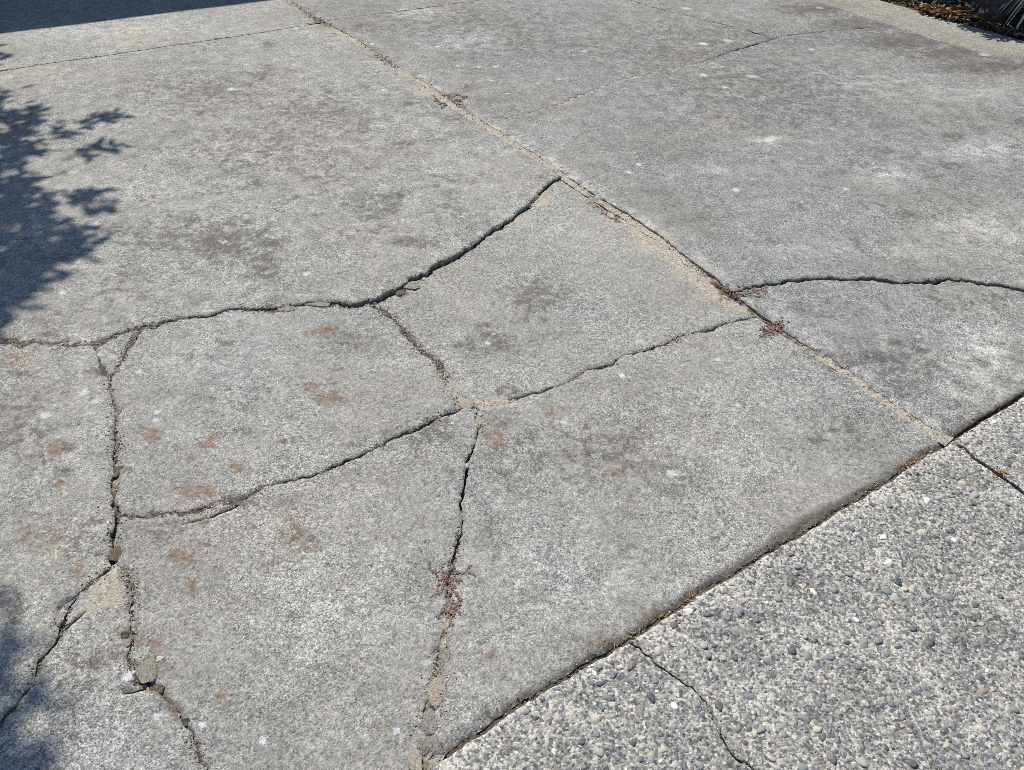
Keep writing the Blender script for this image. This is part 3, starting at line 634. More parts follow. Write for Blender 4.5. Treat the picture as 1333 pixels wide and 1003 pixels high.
# ------------------------------------------------------------------ pebbles of the exposed aggregate
import bmesh
def ico(sub):
    bm = bmesh.new(); bmesh.ops.create_icosphere(bm, subdivisions=sub, radius=1); V = np.array([v.co[:] for v in bm.verts]); F = np.array([[v.index for v in f.verts] for f in bm.faces]); bm.free(); return V, F
I1, F1 = ico(1); I2, F2 = ico(2)
def stone(V, k, rough=.22):
    out = []
    for v in V:
        q = Vector(v); d = 1 + rough * noise.noise(q * 1.1 + Vector((k * 5.3, 0, 0))) + rough * .4 * noise.noise(q * 2.6 + Vector((k * 5.3, 9, 0)))
        out.append(q * d)
    return np.array(out)
vis_ap = np.array([at(500, 1040), at(1240, 570), at(1345, 505), at(1400, 640), at(1400, 1040)])
def scatter_region():
    pts = []; cell = .012; occ = {}
    def ok(x, y, r):
        ci, cj = int(x // cell), int(y // cell); rg = int((r + .012) / cell) + 1
        for i in range(ci - rg, ci + rg + 1):
            for j in range(cj - rg, cj + rg + 1):
                for (a, b, c) in occ.get((i, j), ()):
                    if (a - x) ** 2 + (b - y) ** 2 < ((r + c) * .86) ** 2: return False
        return True
    for (rmin, rmax, nn, u0, u1, v0, v1) in ((.0085, .0135, 1050, -2.2, 1.6, -1.5, -.01), (.006, .0085, 2900, -2.0, 1.5, -1.4, -.008), (.0042, .006, 4200, -1.6, 1.2, -1.0, -.006), (.0028, .0042, 6500, -1.45, .9, -.85, -.005)):
        c = RNG.uniform((u0, v0), (u1, v1), (nn, 2)); rr = RNG.uniform(rmin, rmax, nn)
        for (u, v), r in zip(c, rr):
            if v + r > -.006: continue
            x, y = uv(u, v)
            if abs(u) < r + .006 or kd.find((x, y, 0))[2] < r * .9: continue
            if not ok(x, y, r): continue
            occ.setdefault((int(x // cell), int(y // cell)), []).append((x, y, r)); pts.append((x, y, r))
    return pts
PB = scatter_region()
inv = inside(np.array([(p[0], p[1]) for p in PB]), vis_ap)
rank = sorted([i for i in range(len(PB)) if inv[i]], key=lambda i: -PB[i][2])[:300]
big = set(rank)
peb_me = []
for k in range(8):
    V = stone(I2, k + 50, .6) * (1.0, .62 + .04 * k, .5)
    me = bpy.data.meshes.new('pebble'); me.from_pydata([tuple(map(float, v)) for v in V], [], [tuple(map(int, f)) for f in F2]); me.polygons.foreach_set('use_smooth', [True] * len(F2)); me.materials.append(MAT_PEB_R); peb_me.append(me)
shapes1 = [stone(I1, k, .75) for k in range(24)]; shapes2 = [stone(I2, k, .6) for k in range(24)]
acc = {}
for i, (x, y, r) in enumerate(PB):
    z, own = drop(x, y)
    if own is None: continue
    a = random.uniform(0, math.tau)
    if i in big:
        o = bpy.data.objects.new('pebble', peb_me[i % 8]); link(o, own)
        o.location = (x, y, z - r * random.uniform(.08, .26)); o.rotation_euler = (random.uniform(-.25, .25), random.uniform(-.25, .25), a); o.scale = (r * 1.15, r * 1.15, r * random.uniform(.8, 1.1))
        continue
    hi = r > .0055 and inv[i]
    V = (shapes2 if hi else shapes1)[i % 24] * (r * random.uniform(.95, 1.25), r * random.uniform(.65, .95), r * random.uniform(.4, .62))
    c, s_ = math.cos(a), math.sin(a)
    V = np.stack([V[:, 0] * c - V[:, 1] * s_ + x, V[:, 0] * s_ + V[:, 1] * c + y, V[:, 2] + z - r * random.uniform(.16, .4)], 1)
    t = np.array(PEB[RNG.choice(len(PEB), p=PEB_P)]) * random.uniform(.75, 1.2)
    d = acc.setdefault(own.name, [own, [], [], [], 0]); d[1].append(V); d[2].append((F2 if hi else F1) + d[4]); d[3].append(np.repeat(t[None], len(V), 0)); d[4] += len(V)
for own, vs, fs, ts, n in acc.values():
    o = mesh_np('small_pebbles', np.concatenate(vs), np.concatenate(fs), MAT_PEB_A, own, attrs=dict(tone=np.concatenate(ts))); o['kind'] = 'stuff'

# ------------------------------------------------------------------ loose chunks lodged in the cracks
def chunk(x, y, rx, ry, h, mat, name, label, cat, k, ang=0.0, group=None, sink=.44):
    p = at(x, y); z, own = drop(*p); d = np.hypot(np.hypot(*p), CAM_H) / FOC
    rr = random.Random(k * 13 + 5); bm = bmesh.new()
    for _ in range(18):
        q = Vector((rr.gauss(0, 1), rr.gauss(0, 1), rr.gauss(0, 1))).normalized()
        q = Vector([math.copysign(abs(c) ** .7, c) for c in q]); bm.verts.new((q.x * rx * d, q.y * ry * d * 1.35, q.z * h))
    bmesh.ops.convex_hull(bm, input=bm.verts)
    bmesh.ops.delete(bm, geom=[v for v in bm.verts if not v.link_faces], context='VERTS')
    bmesh.ops.subdivide_edges(bm, edges=bm.edges, cuts=5, use_grid_fill=True)
    bmesh.ops.triangulate(bm, faces=bm.faces)
    for v in bm.verts:
        q = v.co * 260; v.co += v.co.normalized() * (.0022 * noise.noise(q) + .0032 * noise.noise(q * .45 + Vector((k, 0, 0))))
    for v in bm.verts:
        if v.co.z > .3 * h: v.co.z = .3 * h + (v.co.z - .3 * h) * .15 + .0012 * noise.noise(v.co * 300) + .001 * noise.noise(v.co * 110)
    V = np.array([v.co[:] for v in bm.verts]); bm.verts.index_update(); F = np.array([[v.index for v in f.verts] for f in bm.faces]); bm.free()
    o = mesh_np(name, V, F, mat); zb = min(z, 0.002) if own is None else z
    if own is None: zb = -.004
    o.location = (p[0], p[1], zb + h * (1 - 2 * sink)); o.rotation_euler = (0, 0, ang)
    return tag(o, label, cat, group)
chunk(152, 612, 8, 8, .009, MAT_CLOD_BROWN, 'dirt_clod', 'brown mossy dirt clod plugging the narrow crack beside pitted pale concrete', 'clod', 1)
chunk(149, 722, 8, 9, .012, MAT_CLOD_BROWN, 'dirt_clod', 'dark brown earthy clod where three cracks meet above the sandy wedge', 'clod', 2)
chunk(194, 876, 13, 11, .012, MAT_CHUNK, 'concrete_chunk', 'rough grey-buff lump of concrete broken out beside a hole in the crack', 'chunk', 3, .6)
chunk(203, 899, 9, 6, .01, MAT_CLOD_BROWN, 'dirt_clod', 'rusty brown clod under the broken out grey lump', 'clod', 4, .2)
chunk(607, 525, 11, 8, .01, MAT_CLOD, 'sandy_clod', 'pale sandy clod at the meeting of four cracks', 'clod', 5)
chunk(624, 548, 7, 9, .01, MAT_CLOD, 'sandy_clod', 'small sandy clod at the head of the crack with the red weed', 'clod', 6)
chunk(566, 903, 11, 17, .011, MAT_CLOD, 'sandy_clod', 'crumbly buff mortar clod wedged in the widest crack above two flat fragments', 'clod', 7, -.1)
chunk(559, 940, 11, 12, .011, MAT_CHUNK, 'concrete_chunk', 'flat grey concrete fragment between crumbly mortar and a larger fragment', 'chunk', 8, .2)
chunk(561, 976, 15, 14, .013, MAT_CHUNK, 'concrete_chunk', 'largest angular concrete fragment, in the crack by the aggregate paving', 'chunk', 9, .5)
chunk(541, 990, 9, 14, .01, MAT_CLOD, 'sandy_clod', 'sandy crumb beside the largest angular fragment', 'clod', 10, .3)
chunk(582, 816, 5, 6, .008, MAT_CLOD, 'sandy_clod', 'tiny tan clod just beyond the root of the red weed', 'clod', 11)
chunk(580, 862, 7, 14, .006, MAT_CHUNK, 'concrete_chunk', 'slim sliver of concrete filling the crack below the red weed', 'chunk', 12, -.1)
chunk(603, 673, 6, 5, .008, MAT_CHUNK, 'concrete_chunk', 'small grey chip lodged in the dark crack above the red weed', 'chunk', 13)
chunk(608, 606, 3, 4, .005, MAT_SPOT, 'pale_pebble', 'single pale pebble caught in the dark upright crack', 'pebble', 14)
chunk(413, 399, 16, 6, .008, MAT_CHUNK, 'concrete_chunk', 'long brown-grey flake under the raised edge of the mottled slab', 'chunk', 15, .1)
chunk(372, 403, 14, 5, .006, MAT_CHUNK, 'concrete_chunk', 'thin flake of concrete beside the long flake under the raised edge', 'chunk', 16, .1)
chunk(536, 373, 13, 8, .009, MAT_CHUNK, 'concrete_chunk', 'brown-stained fragment broken from the slab beside the widest dark gap', 'chunk', 17, .7)
chunk(522, 382, 8, 5, .008, MAT_CLOD_BROWN, 'dirt_clod', 'rusty crumb beside the brown-stained fragment', 'clod', 18, .7)
chunk(208, 858, 4, 3, .004, MAT_SPOT, 'pale_pebble', 'pale round pebble exposed above the broken out grey lump', 'pebble', 19, sink=.5)
chunk(163, 829, 5, 4, .005, MAT_ROCK, 'grey_pebble', 'grey pebble exposed in a ring of orange lichen', 'pebble', 20, sink=.5)
chunk(773, 595, 5, 4, .004, MAT_PEB_R, 'blue_grey_pebble', 'blue-grey pebble showing through the worn slab surface', 'pebble', 21, sink=.5)
chunk(242, 940, 4, 4, .005, MAT_ROCK, 'dark_pebble', 'dark pebble beside the thin crack leading to the aggregate paving', 'pebble', 22, sink=.5)

# ------------------------------------------------------------------ loose grit and crumbs along the gaps
grit_v, grit_f, grit_t, gn = [], [], [], 0
shapesG = [stone(I1, k + 90, .9) for k in range(16)]
GW = {'J1': 700, 'J2': 1100, 'J3': 200, 'C1': 1500, 'C2': 500, 'C3': 350, 'C4': 500, 'C5': 600, 'C6': 350, 'C7': 600, 'C8': 800, 'C9': 150, 'JTL': 120, 'C10a': 160}
for nm, cnt in GW.items():
    S = STRIP[nm]; ok = [i for i in range(len(S['s'])) if .4 < S['c'][i][1] < 6.5 and abs(S['c'][i][0]) < .5 + .75 * S['c'][i][1]]
    lump = np.array([.15 + max(0, nz(S['s'][i] * 6, len(nm) + cnt * .01, 3)) * 2 + max(0, nz(S['s'][i] * 21, cnt * .013, 9)) for i in ok]); lump /= lump.sum()
    for i in RNG.choice(ok, size=cnt, p=lump):
        far = np.hypot(*S['c'][i]); r = (.0009 + .0022 * random.random() ** 2.5) * (.7 + .22 * far)
        off = random.gauss(0, S['hw'][i] * .8 + .006)
        p = S['c'][i] + S['n'][i] * off
        z, own = drop(p[0], p[1])
        if own is None: z = S['depth'][i] + .002
        V = shapesG[random.randrange(16)] * (r * random.uniform(.8, 1.4), r, r * random.uniform(.5, .9))
        a = random.uniform(0, 6.28); V = np.stack([V[:, 0] * math.cos(a) - V[:, 1] * math.sin(a) + p[0], V[:, 0] * math.sin(a) + V[:, 1] * math.cos(a) + p[1], V[:, 2] + z + r * .2], 1)
        tn = np.array(random.choice([(.42, .37, .29), (.36, .31, .24), (.3, .25, .18), (.2, .14, .09)] if nm == 'J1' else [(.3, .25, .18), (.42, .37, .29), (.16, .11, .07), (.22, .2, .18), (.11, .075, .045), (.36, .34, .31)])) * random.uniform(.7, 1.2)
        grit_v.append(V); grit_f.append(F1 + gn); grit_t.append(np.repeat(tn[None], len(V), 0)); gn += len(V)
o = mesh_np('loose_grit', np.concatenate(grit_v), np.concatenate(grit_f), tone_mat('grit', .95), driveway, smooth=False, attrs=dict(tone=np.concatenate(grit_t))); o['kind'] = 'stuff'

# ------------------------------------------------------------------ leaves
def leaf_mesh(name, pts, dirs, ups, L, Wd, tones, mat, parent, fold=.25):
    """one six-sided leaf per point"""
    pts, dirs, ups = np.asarray(pts), np.asarray(dirs), np.asarray(ups)
    dirs = dirs / (np.linalg.norm(dirs, axis=1)[:, None] + 1e-9)
    sd = np.cross(dirs, ups); sd /= np.linalg.norm(sd, axis=1)[:, None] + 1e-9
    up = np.cross(sd, dirs); L = np.broadcast_to(L, len(pts))[:, None]; Wd = np.broadcast_to(Wd, len(pts))[:, None]
    a = pts; b = pts + dirs * L * .35 + sd * Wd * .5 + up * Wd * fold; c = pts + dirs * L * .75 + sd * Wd * .38 + up * Wd * fold
    d = pts + dirs * L - up * L * .08; e = pts + dirs * L * .75 - sd * Wd * .38 + up * Wd * fold; f = pts + dirs * L * .35 - sd * Wd * .5 + up * Wd * fold
    V = np.stack([a, b, c, d, e, f], 1).reshape(-1, 3); n = len(pts); k = np.arange(n)[:, None] * 6
    F = np.concatenate([k + np.array([[0, 1, 2, 3]]), k + np.array([[0, 3, 4, 5]])])
    return mesh_np(name, V, F, mat, parent, smooth=False, attrs=dict(tone=np.repeat(np.asarray(tones), 6, 0)))
def tubes(name, chains, mat, parent, sides=5):
    V, F = [], []
    for pts, rad in chains:
        pts = np.asarray(pts, float); n = len(pts); tan = np.gradient(pts, axis=0); b = len(V)
        for i in range(n):
            t = Vector(tan[i]).normalized(); x = t.orthogonal().normalized(); y = t.cross(x)
            for j in range(sides):
                q = Vector(pts[i]) + (x * math.cos(j / sides * math.tau) + y * math.sin(j / sides * math.tau)) * rad[i]; V.append(q[:])
        for i in range(n - 1):
            for j in range(sides): F.append((b + i * sides + j, b + i * sides + (j + 1) % sides, b + (i + 1) * sides + (j + 1) % sides, b + (i + 1) * sides + j))
    return mesh_np(name, V, np.array(F), mat, parent)

# ------------------------------------------------------------------ creeping red weeds
def weed(x, y, arms, label, seed, size=1.0, leaf=.0058, green=.12):
    """arms: photo offsets of the stem tips from the root"""
    rr = random.Random(seed); p0 = at(x, y); z0 = max(drop(*p0)[0], -.004)
    root = empty('creeping_weed', (p0[0], p0[1], z0)); tag(root, label, 'weed', 'red creeping weeds in the cracks')
    chains, P, D, Uo, T, Ls = [], [], [], [], [], []
    runs = [((0.0, 0.0), at(x + dx, y + dy) - p0) for dx, dy in arms]
    for st, tip in list(runs):
        for _ in range(2):
            f = rr.uniform(.3, .8); a = rr.choice((-1, 1)) * rr.uniform(.5, 1.1); c_, s_ = math.cos(a), math.sin(a); l = rr.uniform(.2, .45)
            runs.append((tuple(tip * f), np.array([tip[0] * c_ - tip[1] * s_, tip[0] * s_ + tip[1] * c_]) * l))
    for st, tip in runs:
        tip = tip * rr.uniform(.8, 1.1); n = 8; pts = []; bend = rr.uniform(-.3, .3); ph = rr.uniform(0, 6)
        for i in range(n):
            t = i / (n - 1)
            q = np.array(st) + tip * t + np.array([-tip[1], tip[0]]) * (bend * math.sin(t * 3.1) + .07 * math.sin(t * 9 + ph) - .07 * math.sin(ph)) + np.array([rr.uniform(-1, 1), rr.uniform(-1, 1)]) * .0014
            zz, _ = drop(*(p0 + q), z0); zz = max(zz, z0) - z0
            pts.append((q[0], q[1], zz + .0012 + .0025 * math.sin(t * 2.6) * size * rr.random()))
        chains.append((pts, [.0007 * (1 - .6 * i / n) for i in range(n)]))
        Ln = np.linalg.norm(tip); m = max(3, int(Ln / (.0036 * size))); pa = np.array(pts)
        for k in range(m):
            t = (k + rr.random()) / m; q = np.array([np.interp(t, np.linspace(0, 1, n), pa[:, c]) for c in range(3)])
            for sgn in (-1, 1):
                if rr.random() < .25: continue
                a = math.atan2(tip[1], tip[0]) + sgn * rr.uniform(.6, 1.6)
                P.append(q); D.append((math.cos(a), math.sin(a), rr.uniform(-.1, .35))); Uo.append((rr.uniform(-.4, .4), rr.uniform(-.4, .4), 1)); Ls.append(leaf * rr.uniform(.5, 1.15) * size)
                T.append((.13, .15, .06) if rr.random() < green else [(.17, .095, .08), (.12, .065, .055), (.25, .165, .135), (.15, .1, .075)][rr.randrange(4)])
    tubes('stem', chains, MAT_STEM, root, 4)
    leaf_mesh('leaves', P, D, Uo, np.array(Ls), np.array(Ls) * .72, T, MAT_LEAF, root, .1)
weed(587, 758, [(-26, -28), (-8, -12), (-24, 22), (-3, 52), (14, 2), (28, -14), (-12, -6), (6, 10), (8, -22), (-2, 30), (-6, 50)], 'straggling red weed rooted in the upright crack between two buff slab pieces', 1, .85, .0058, .22)
weed(585, 134, [(-22, -6), (26, -3), (14, 6), (-6, 12), (8, -12), (-14, 4), (18, 2), (4, 10), (-10, -8), (10, 12), (22, -8), (-20, 2), (-4, -10)], 'bushiest red weed on the long joint beside a round sand spill', 2, 1.5, .0065, .04)
weed(790, 274, [(-14, -8), (16, 8), (-6, 6), (8, -4), (22, 14), (-20, -11), (28, 16)], 'flat red weed in the joint where the sand spread begins', 3, 1.5, .005, .1)
weed(953, 385, [(-26, 0), (30, -9), (-14, -12), (10, 10), (40, -6), (-10, 8), (18, 2), (-20, 4), (-22, -14), (48, -5)], 'trailing red weed at the mouth of the wide dark crack', 4, 1.5, .005, .08)
weed(1006, 429, [(-16, 4), (14, -12), (-8, 10), (12, 2), (-4, -8), (18, -8), (-12, 12), (4, 10), (-18, -2), (8, -4)], 'compact red weed in the joint just past the small crack end', 5, 1.5, .0055, .05)
weed(500, 78, [(-10, -6), (12, 8), (-5, 3), (6, -2)], 'small brown-red weed low in the joint above the round sand spill', 6, 1.5, .005, .05)

def straw(x, y, n, spread, label, seed, along=0.0):
    rr = random.Random(seed); p0 = at(x, y); z0 = max(drop(*p0)[0], -.005)
    root = empty('dry_grass_tuft', (p0[0], p0[1], z0)); tag(root, label, 'dry grass', 'dry grass tufts in the joints')
    ch = []
    for k in range(n):
        s = rr.uniform(-1, 1) * along; b = EU * s + np.array([rr.uniform(-.004, .004), rr.uniform(-.004, .004)]); a = rr.uniform(0, 6.28); l = spread * rr.uniform(.5, 1.3); h = rr.uniform(.1, .8) * l
        ch.append(([(b[0] + math.cos(a) * l * t, b[1] + math.sin(a) * l * t, .002 + h * math.sin(t * 2.2)) for t in (0, .3, .6, 1)], [.0011, .001, .0008, .0004]))
    tubes('stalks', ch, MAT_STRAW, root, 4)['kind'] = 'stuff'
straw(1190, 601, 26, .03, 'pale dry grass wisps in the dark joint near the crossing of the joints', 31, .06)
straw(1302, 618, 12, .035, 'single dry brown tuft in the joint between two aggregate slabs', 32)
straw(860, 803, 16, .018, 'thin brown rootlets along the rounded brown slab edge', 33, .14)
straw(896, 783, 12, .016, 'short brown rootlets in the dark joint by the rounded slab edge', 34, .05)

def moss(pts, label, seed, w=.012):
    P = np.array([at(*p) for p in pts]); c = P.mean(0); V, F = [], []
    base = None; chn, rads, D, Uo, T = [], [], [], [], []
    rr = random.Random(seed)
    for k in range(260):
        t = rr.random() * (len(P) - 1); i = int(t); q = P[i] * (1 - t + i) + P[i + 1] * (t - i) + np.array([rr.gauss(0, w * .5), rr.gauss(0, w * .5)]) - c
        chn.append((q[0], q[1], rr.uniform(-.006, .004))); a = rr.uniform(0, 6.28); D.append((math.cos(a), math.sin(a), rr.uniform(.1, .9))); Uo.append((0, 0, 1)); T.append([(.2, .125, .065), (.13, .08, .042), (.27, .185, .105)][rr.randrange(3)])
    root = empty('dry_moss', (c[0], c[1], 0)); tag(root, label, 'moss', 'dry moss in the long joint')
    leaf_mesh('fronds', chn, D, Uo, .0085, .004, T, MAT_LEAF, root)
moss([(384, 6), (396, 14), (407, 22), (414, 28)], 'long brown dry moss pad in the joint by the tooled cross joint', 1, .018)
moss([(490, 72), (500, 79), (510, 87), (520, 93)], 'brown dry moss pad in the joint above the round sand spill', 2, .014)
moss([(930, 368), (945, 379), (958, 389)], 'thin brown moss pad in the joint by the trailing weed', 3, .012)

# ------------------------------------------------------------------ kerb strip
fr = [at(*p) for p in [(1000, -14), (1040, 0), (1071, 8), (1105, 20), (1139, 31), (1177, 41), (1203, 53), (1233, 60), (1279, 74), (1333, 80), (1400, 92), (1600, 140)]]
fr = [uv(2.95, V1 - .6)] + fr; fr = np.array(fr)
fu = np.array([to_uv(p) for p in fr]); o_ = np.argsort(fu[:, 1]); fu = fu[o_]
KB = 3.9
V, F, AT = [], [], []
vs = np.arange(-.0, V1 - .7, .03)
prof = [(0, -.03), (0, .001), (.03, .008), (.08, .014), (.2, .021), (.4, .027), (.6, .032), (.8, .036), (.97, .04), (1, .034), (1, -.05)]
for v in vs:
    f0 = np.interp(v, fu[:, 1], fu[:, 0]) + .01 * nz(v * 5, 3, 1) + .003 * nz(v * 25, 3, 1)
    for (s, z) in prof:
        u = f0 + (KB + .01 * nz(v * 4, 8, 1) - f0) * s; p = uv(u, v)
        V.append((p[0], p[1], z + .002 * nz(u * 9, v * 9, 1) + .001 * nz(u * 30, v * 30, 1)))
        AT.append(max(0, 1 - s * 5) * .7)
k = len(prof); n = len(vs)
F = np.array([(i * k + j, i * k + j + 1, (i + 1) * k + j + 1, (i + 1) * k + j) for i in range(n - 1) for j in range(k - 1)])
kerb = mesh_np('kerb', V, F[:, ::-1], MAT_KERB, attrs=dict(mottle=np.full(len(V), .1), pale=np.zeros(len(V)), dark=np.zeros(len(V)), rust=np.zeros(len(V)), sandy=np.full(len(V), .35), moss=np.zeros(len(V))))
tag(kerb, 'low pale concrete kerb strip with a wavy edge along the planting bed', 'kerb', kind='structure')

# ------------------------------------------------------------------ terrain and planting bed
R = 400
ground = mesh_np('ground', [(-R, -R, -.07), (R, -R, -.07), (R, R, -.07), (-R, R, -.07)], [(0, 1, 2, 3)], MAT_SOIL, smooth=False); tag(ground, 'bare brown soil around the driveway', 'soil', kind='structure')
V, F = [], []; nu, nv = 40, 110
for j in range(nv):
    for i in range(nu):
        u = KB - .015 + (i / (nu - 1)) ** 1.4 * 3.0; v = -.4 + j / (nv - 1) * 9.5; p = uv(u, v)
        V.append((p[0], p[1], .025 + .10 * (u - KB) + .03 * nz(u * 3, v * 3, 4) * min(1, (u - KB + .03) * 5) + .012 * nz(u * 14, v * 14, 4) * min(1, (u - KB + .05) * 5)))
F = np.array([(j * nu + i, j * nu + i + 1, (j + 1) * nu + i + 1, (j + 1) * nu + i) for j in range(nv - 1) for i in range(nu - 1)])
bed = mesh_np('planting_bed', V, F, MAT_SOIL); tag(bed, 'dark soil bed behind the pale kerb', 'planting bed', kind='structure')
def bed_z(u, v): return .025 + .10 * (u - KB) + .03 * nz(u * 3, v * 3, 4) * min(1, (u - KB + .03) * 5)

# dry strap leaves lying on the bed
P, D, Uo, T, Ls = [], [], [], [], []
for k in range(2000):
    v = random.uniform(1.2, 6.0); u = KB + .02 + abs(random.gauss(0, .2))
    heap = 0
    if k < 620: v = random.gauss(2.74, .085); u = KB + .0 + abs(random.gauss(0, .075)); heap = 1
    p = uv(u, v); a = random.uniform(0, 6.28)
    P.append((p[0], p[1], max(bed_z(u, v), .045 if u < KB else -1) + random.uniform(.004, .02 + .03 * heap))); D.append((math.cos(a), math.sin(a), random.uniform(-.3, .5))); Uo.append((random.uniform(-.6, .6), random.uniform(-.6, .6), 1))
    Ls.append(random.uniform(.03, .1)); T.append(random.choice([(.36, .21, .1), (.26, .15, .075), (.42, .28, .15), (.14, .085, .05)] if heap > .3 else [(.13, .075, .04), (.08, .05, .032), (.17, .1, .055), (.05, .032, .022)]))  # heap toned lighter as a sunlit patch, other litter darkened as shaded
o = leaf_mesh('leaf_litter', P, D, Uo, np.array(Ls), np.array(Ls) * .22, T, MAT_LEAF, None); tag(o, 'orange-brown dry leaf litter heaped on the bed beside the kerb', 'leaf litter', kind='stuff')

def rock(u, v, r, h, k, label):
    V = stone(ico(4)[0], k + 400, .55) * (r, r * .75, h); V = np.array([q * (1 + .05 * nz(q[0] * 30, q[1] * 30, q[2] * 30)) for q in V])
    o = mesh_np('garden_rock', V, ico(4)[1], MAT_ROCK); p = uv(u, v); o.location = (p[0], p[1], bed_z(u, v) + h * .35); o.rotation_euler = (0, 0, k * 1.3); tag(o, label, 'rock', 'rocks in the planting bed')
rock(4.2, 2.55, .17, .12, 1, 'dark rounded rock under the strap-leaved plant behind the kerb')
rock(4.22, 3.1, .14, .1, 2, 'dark rock behind the heap of orange-brown litter')
rock(4.35, 1.75, .26, .2, 3, 'large dark rock beyond the shaded end of the kerb')

def shrub(u, v, r, h, lift, label, seed, n=5200, tone=((.03, .05, .02), (.05, .08, .03), (.08, .1, .045)), name='garden_shrub'):
    rr = random.Random(seed); p = uv(u, v); z0 = bed_z(u, v); root = empty(name, (p[0], p[1], z0)); tag(root, label, 'shrub', 'shrubs in the planting bed')
    ch = []
    for k in range(9):
        a = rr.uniform(0, 6.28); e = rr.uniform(.2, .75) * r
        ch.append(([(math.cos(a) * e * t * t + .03 * math.cos(a), math.sin(a) * e * t * t + .03 * math.sin(a), -.05 + (h * .8) * t) for t in np.linspace(0, 1, 7)], [.022 * (1 - .7 * t) for t in np.linspace(0, 1, 7)]))
    tubes('branches', ch, MAT_BARK, root, 6)
    P, D, Uo, T, Ls = [], [], [], [], []
    cl = []
    while len(cl) < 130:
        q = np.array([rr.uniform(-1, 1) for _ in range(3)])
        if .35 < np.linalg.norm(q) < 1: cl.append(q)
    for k in range(n):
        q = cl[rr.randrange(len(cl))] + np.array([rr.gauss(0, .12) for _ in range(3)])
        z = lift + (q[2] * .5 + .5) * (h - lift); rad = r * (1 + .12 * nz(q[0] * 3, q[1] * 3, seed))
        P.append((q[0] * rad, q[1] * rad, z)); D.append((q[0] + rr.gauss(0, .6), q[1] + rr.gauss(0, .6), rr.gauss(.2, .6))); Uo.append((rr.gauss(0, .4), rr.gauss(0, .4), 1)); Ls.append(rr.uniform(.035, .07)); T.append(tone[rr.randrange(3)])
    leaf_mesh('crown', P, D, Uo, np.array(Ls), np.array(Ls) * .45, T, MAT_LEAF, root)
shrub(4.78, 3.35, .62, 1.5, .12, 'dense dark shrub behind the heap of orange-brown litter', 11)
shrub(4.86, 4.5, .68, 1.7, .1, 'dense dark shrub growing beside the narrow end of the kerb', 12)
shrub(4.81, 5.7, .7, 1.8, .1, 'dark shrub by the house end of the planting bed', 13)
shrub(4.98, 2.45, .62, 1.6, .15, 'dark shrub standing behind the rounded rock', 14)
shrub(5.11, 1.3, .7, 1.5, .12, 'dark shrub beyond the large rock', 15)
shrub(4.10, 2.92, .26, .95, .5, 'small loose dark shrub added to shade the kerb', 17, 900)  # added for its shadow on the kerb; crown out of view
shrub(4.71, 7.1, .7, 1.9, .1, 'tall dark shrub close to the house wall', 16)

def strap_plant(u, v, label, seed, n=150):
    rr = random.Random(seed); p = uv(u, v); z0 = bed_z(u, v); root = empty('strap_leaved_plant', (p[0], p[1], z0)); tag(root, label, 'plant')
    tubes('stem', [([(0, 0, -.05), (.01, 0, .15), (0, .01, .28)], [.05, .045, .04])], MAT_BARK, root, 8)
    V, F, T = [], [], []
    for k in range(n):
        a = rr.uniform(0, 6.28); l = rr.uniform(.28, .5); up = rr.uniform(-.3, 1.0); w = rr.uniform(.011, .02); b = len(V); d = np.array([math.cos(a), math.sin(a)]); s = np.array([-d[1], d[0]])
        tn = [(.36, .37, .34), (.5, .5, .46), (.22, .24, .19), (.42, .38, .31)][rr.randrange(4)]
        for i in range(7):
            t = i / 6; c = d * l * t * (.55 + .4 * (1 - abs(up))); z = .27 + l * (up * t - (.75 + .5 * up) * t * t); ww = w * (1 - t ** 2.2)
            V += [(*(c + s * ww), z), (*c, z - ww * .5), (*(c - s * ww), z)]; T += [tn] * 3
        for i in range(6):
            for j in (0, 1): F.append((b + i * 3 + j, b + i * 3 + j + 1, b + i * 3 + 4 + j, b + i * 3 + 3 + j))
    mesh_np('leaves', V, np.array(F), MAT_LEAF, root, attrs=dict(tone=np.array(T)))
strap_plant(4.42, 2.36, 'grey-green strap-leaved plant with drooping leaves over the dark rock', 5)

# ------------------------------------------------------------------ house at the head of the drive, casting the straight shade
MAT_WALL = simple('painted_render', (0.5, 0.47, 0.41), (0.58, 0.55, 0.48), 60, .002)
MAT_DOOR = simple('painted_door', (0.7, 0.69, 0.66), (0.76, 0.75, 0.72), 20, .0005, .5)
MAT_ROOF = simple('roof_shingle', (0.05, 0.048, 0.046), (0.12, 0.115, 0.11), 50, .004)
def box_uv(name, u0, u1, v0, v1, z0, z1, mat, parent):
    c = [uv(u0, v0), uv(u1, v0), uv(u1, v1), uv(u0, v1)]
    V = [(q[0], q[1], z) for z in (z0, z1) for q in c]
    return mesh_np(name, V, [(3, 2, 1, 0), (4, 5, 6, 7), (0, 1, 5, 4), (1, 2, 6, 5), (2, 3, 7, 6), (3, 0, 4, 7)], mat, parent, smooth=False)
SH = to_uv(at(0, 37))[1] * .5 + to_uv(at(330, 0))[1] * .5
EAVE = 2.6; dE = EAVE / math.tan(SUN_EL) * math.cos(SUN_AZ - math.atan2(EV[0], EV[1]))
VE = SH + dE; VW = VE + .45
house = empty('house', (0, 0, 0)); tag(house, 'low house with a pale garage front at the head of the driveway', 'house')
box_uv('wall', -4.2, 3.4, VW, VW + 6, -.07, EAVE - .02, MAT_WALL, house)
gd = box_uv('garage_door', -2.6, 2.4, VW - .05, VW - .003, .03, 2.15, MAT_DOOR, house)
for i in range(4):
    for j in range(6): box_uv('panel', -2.55 + j * .83, -2.55 + j * .83 + .72, VW - .065, VW - .052, .1 + i * .52, .1 + i * .52 + .42, MAT_DOOR, gd)
rf = []
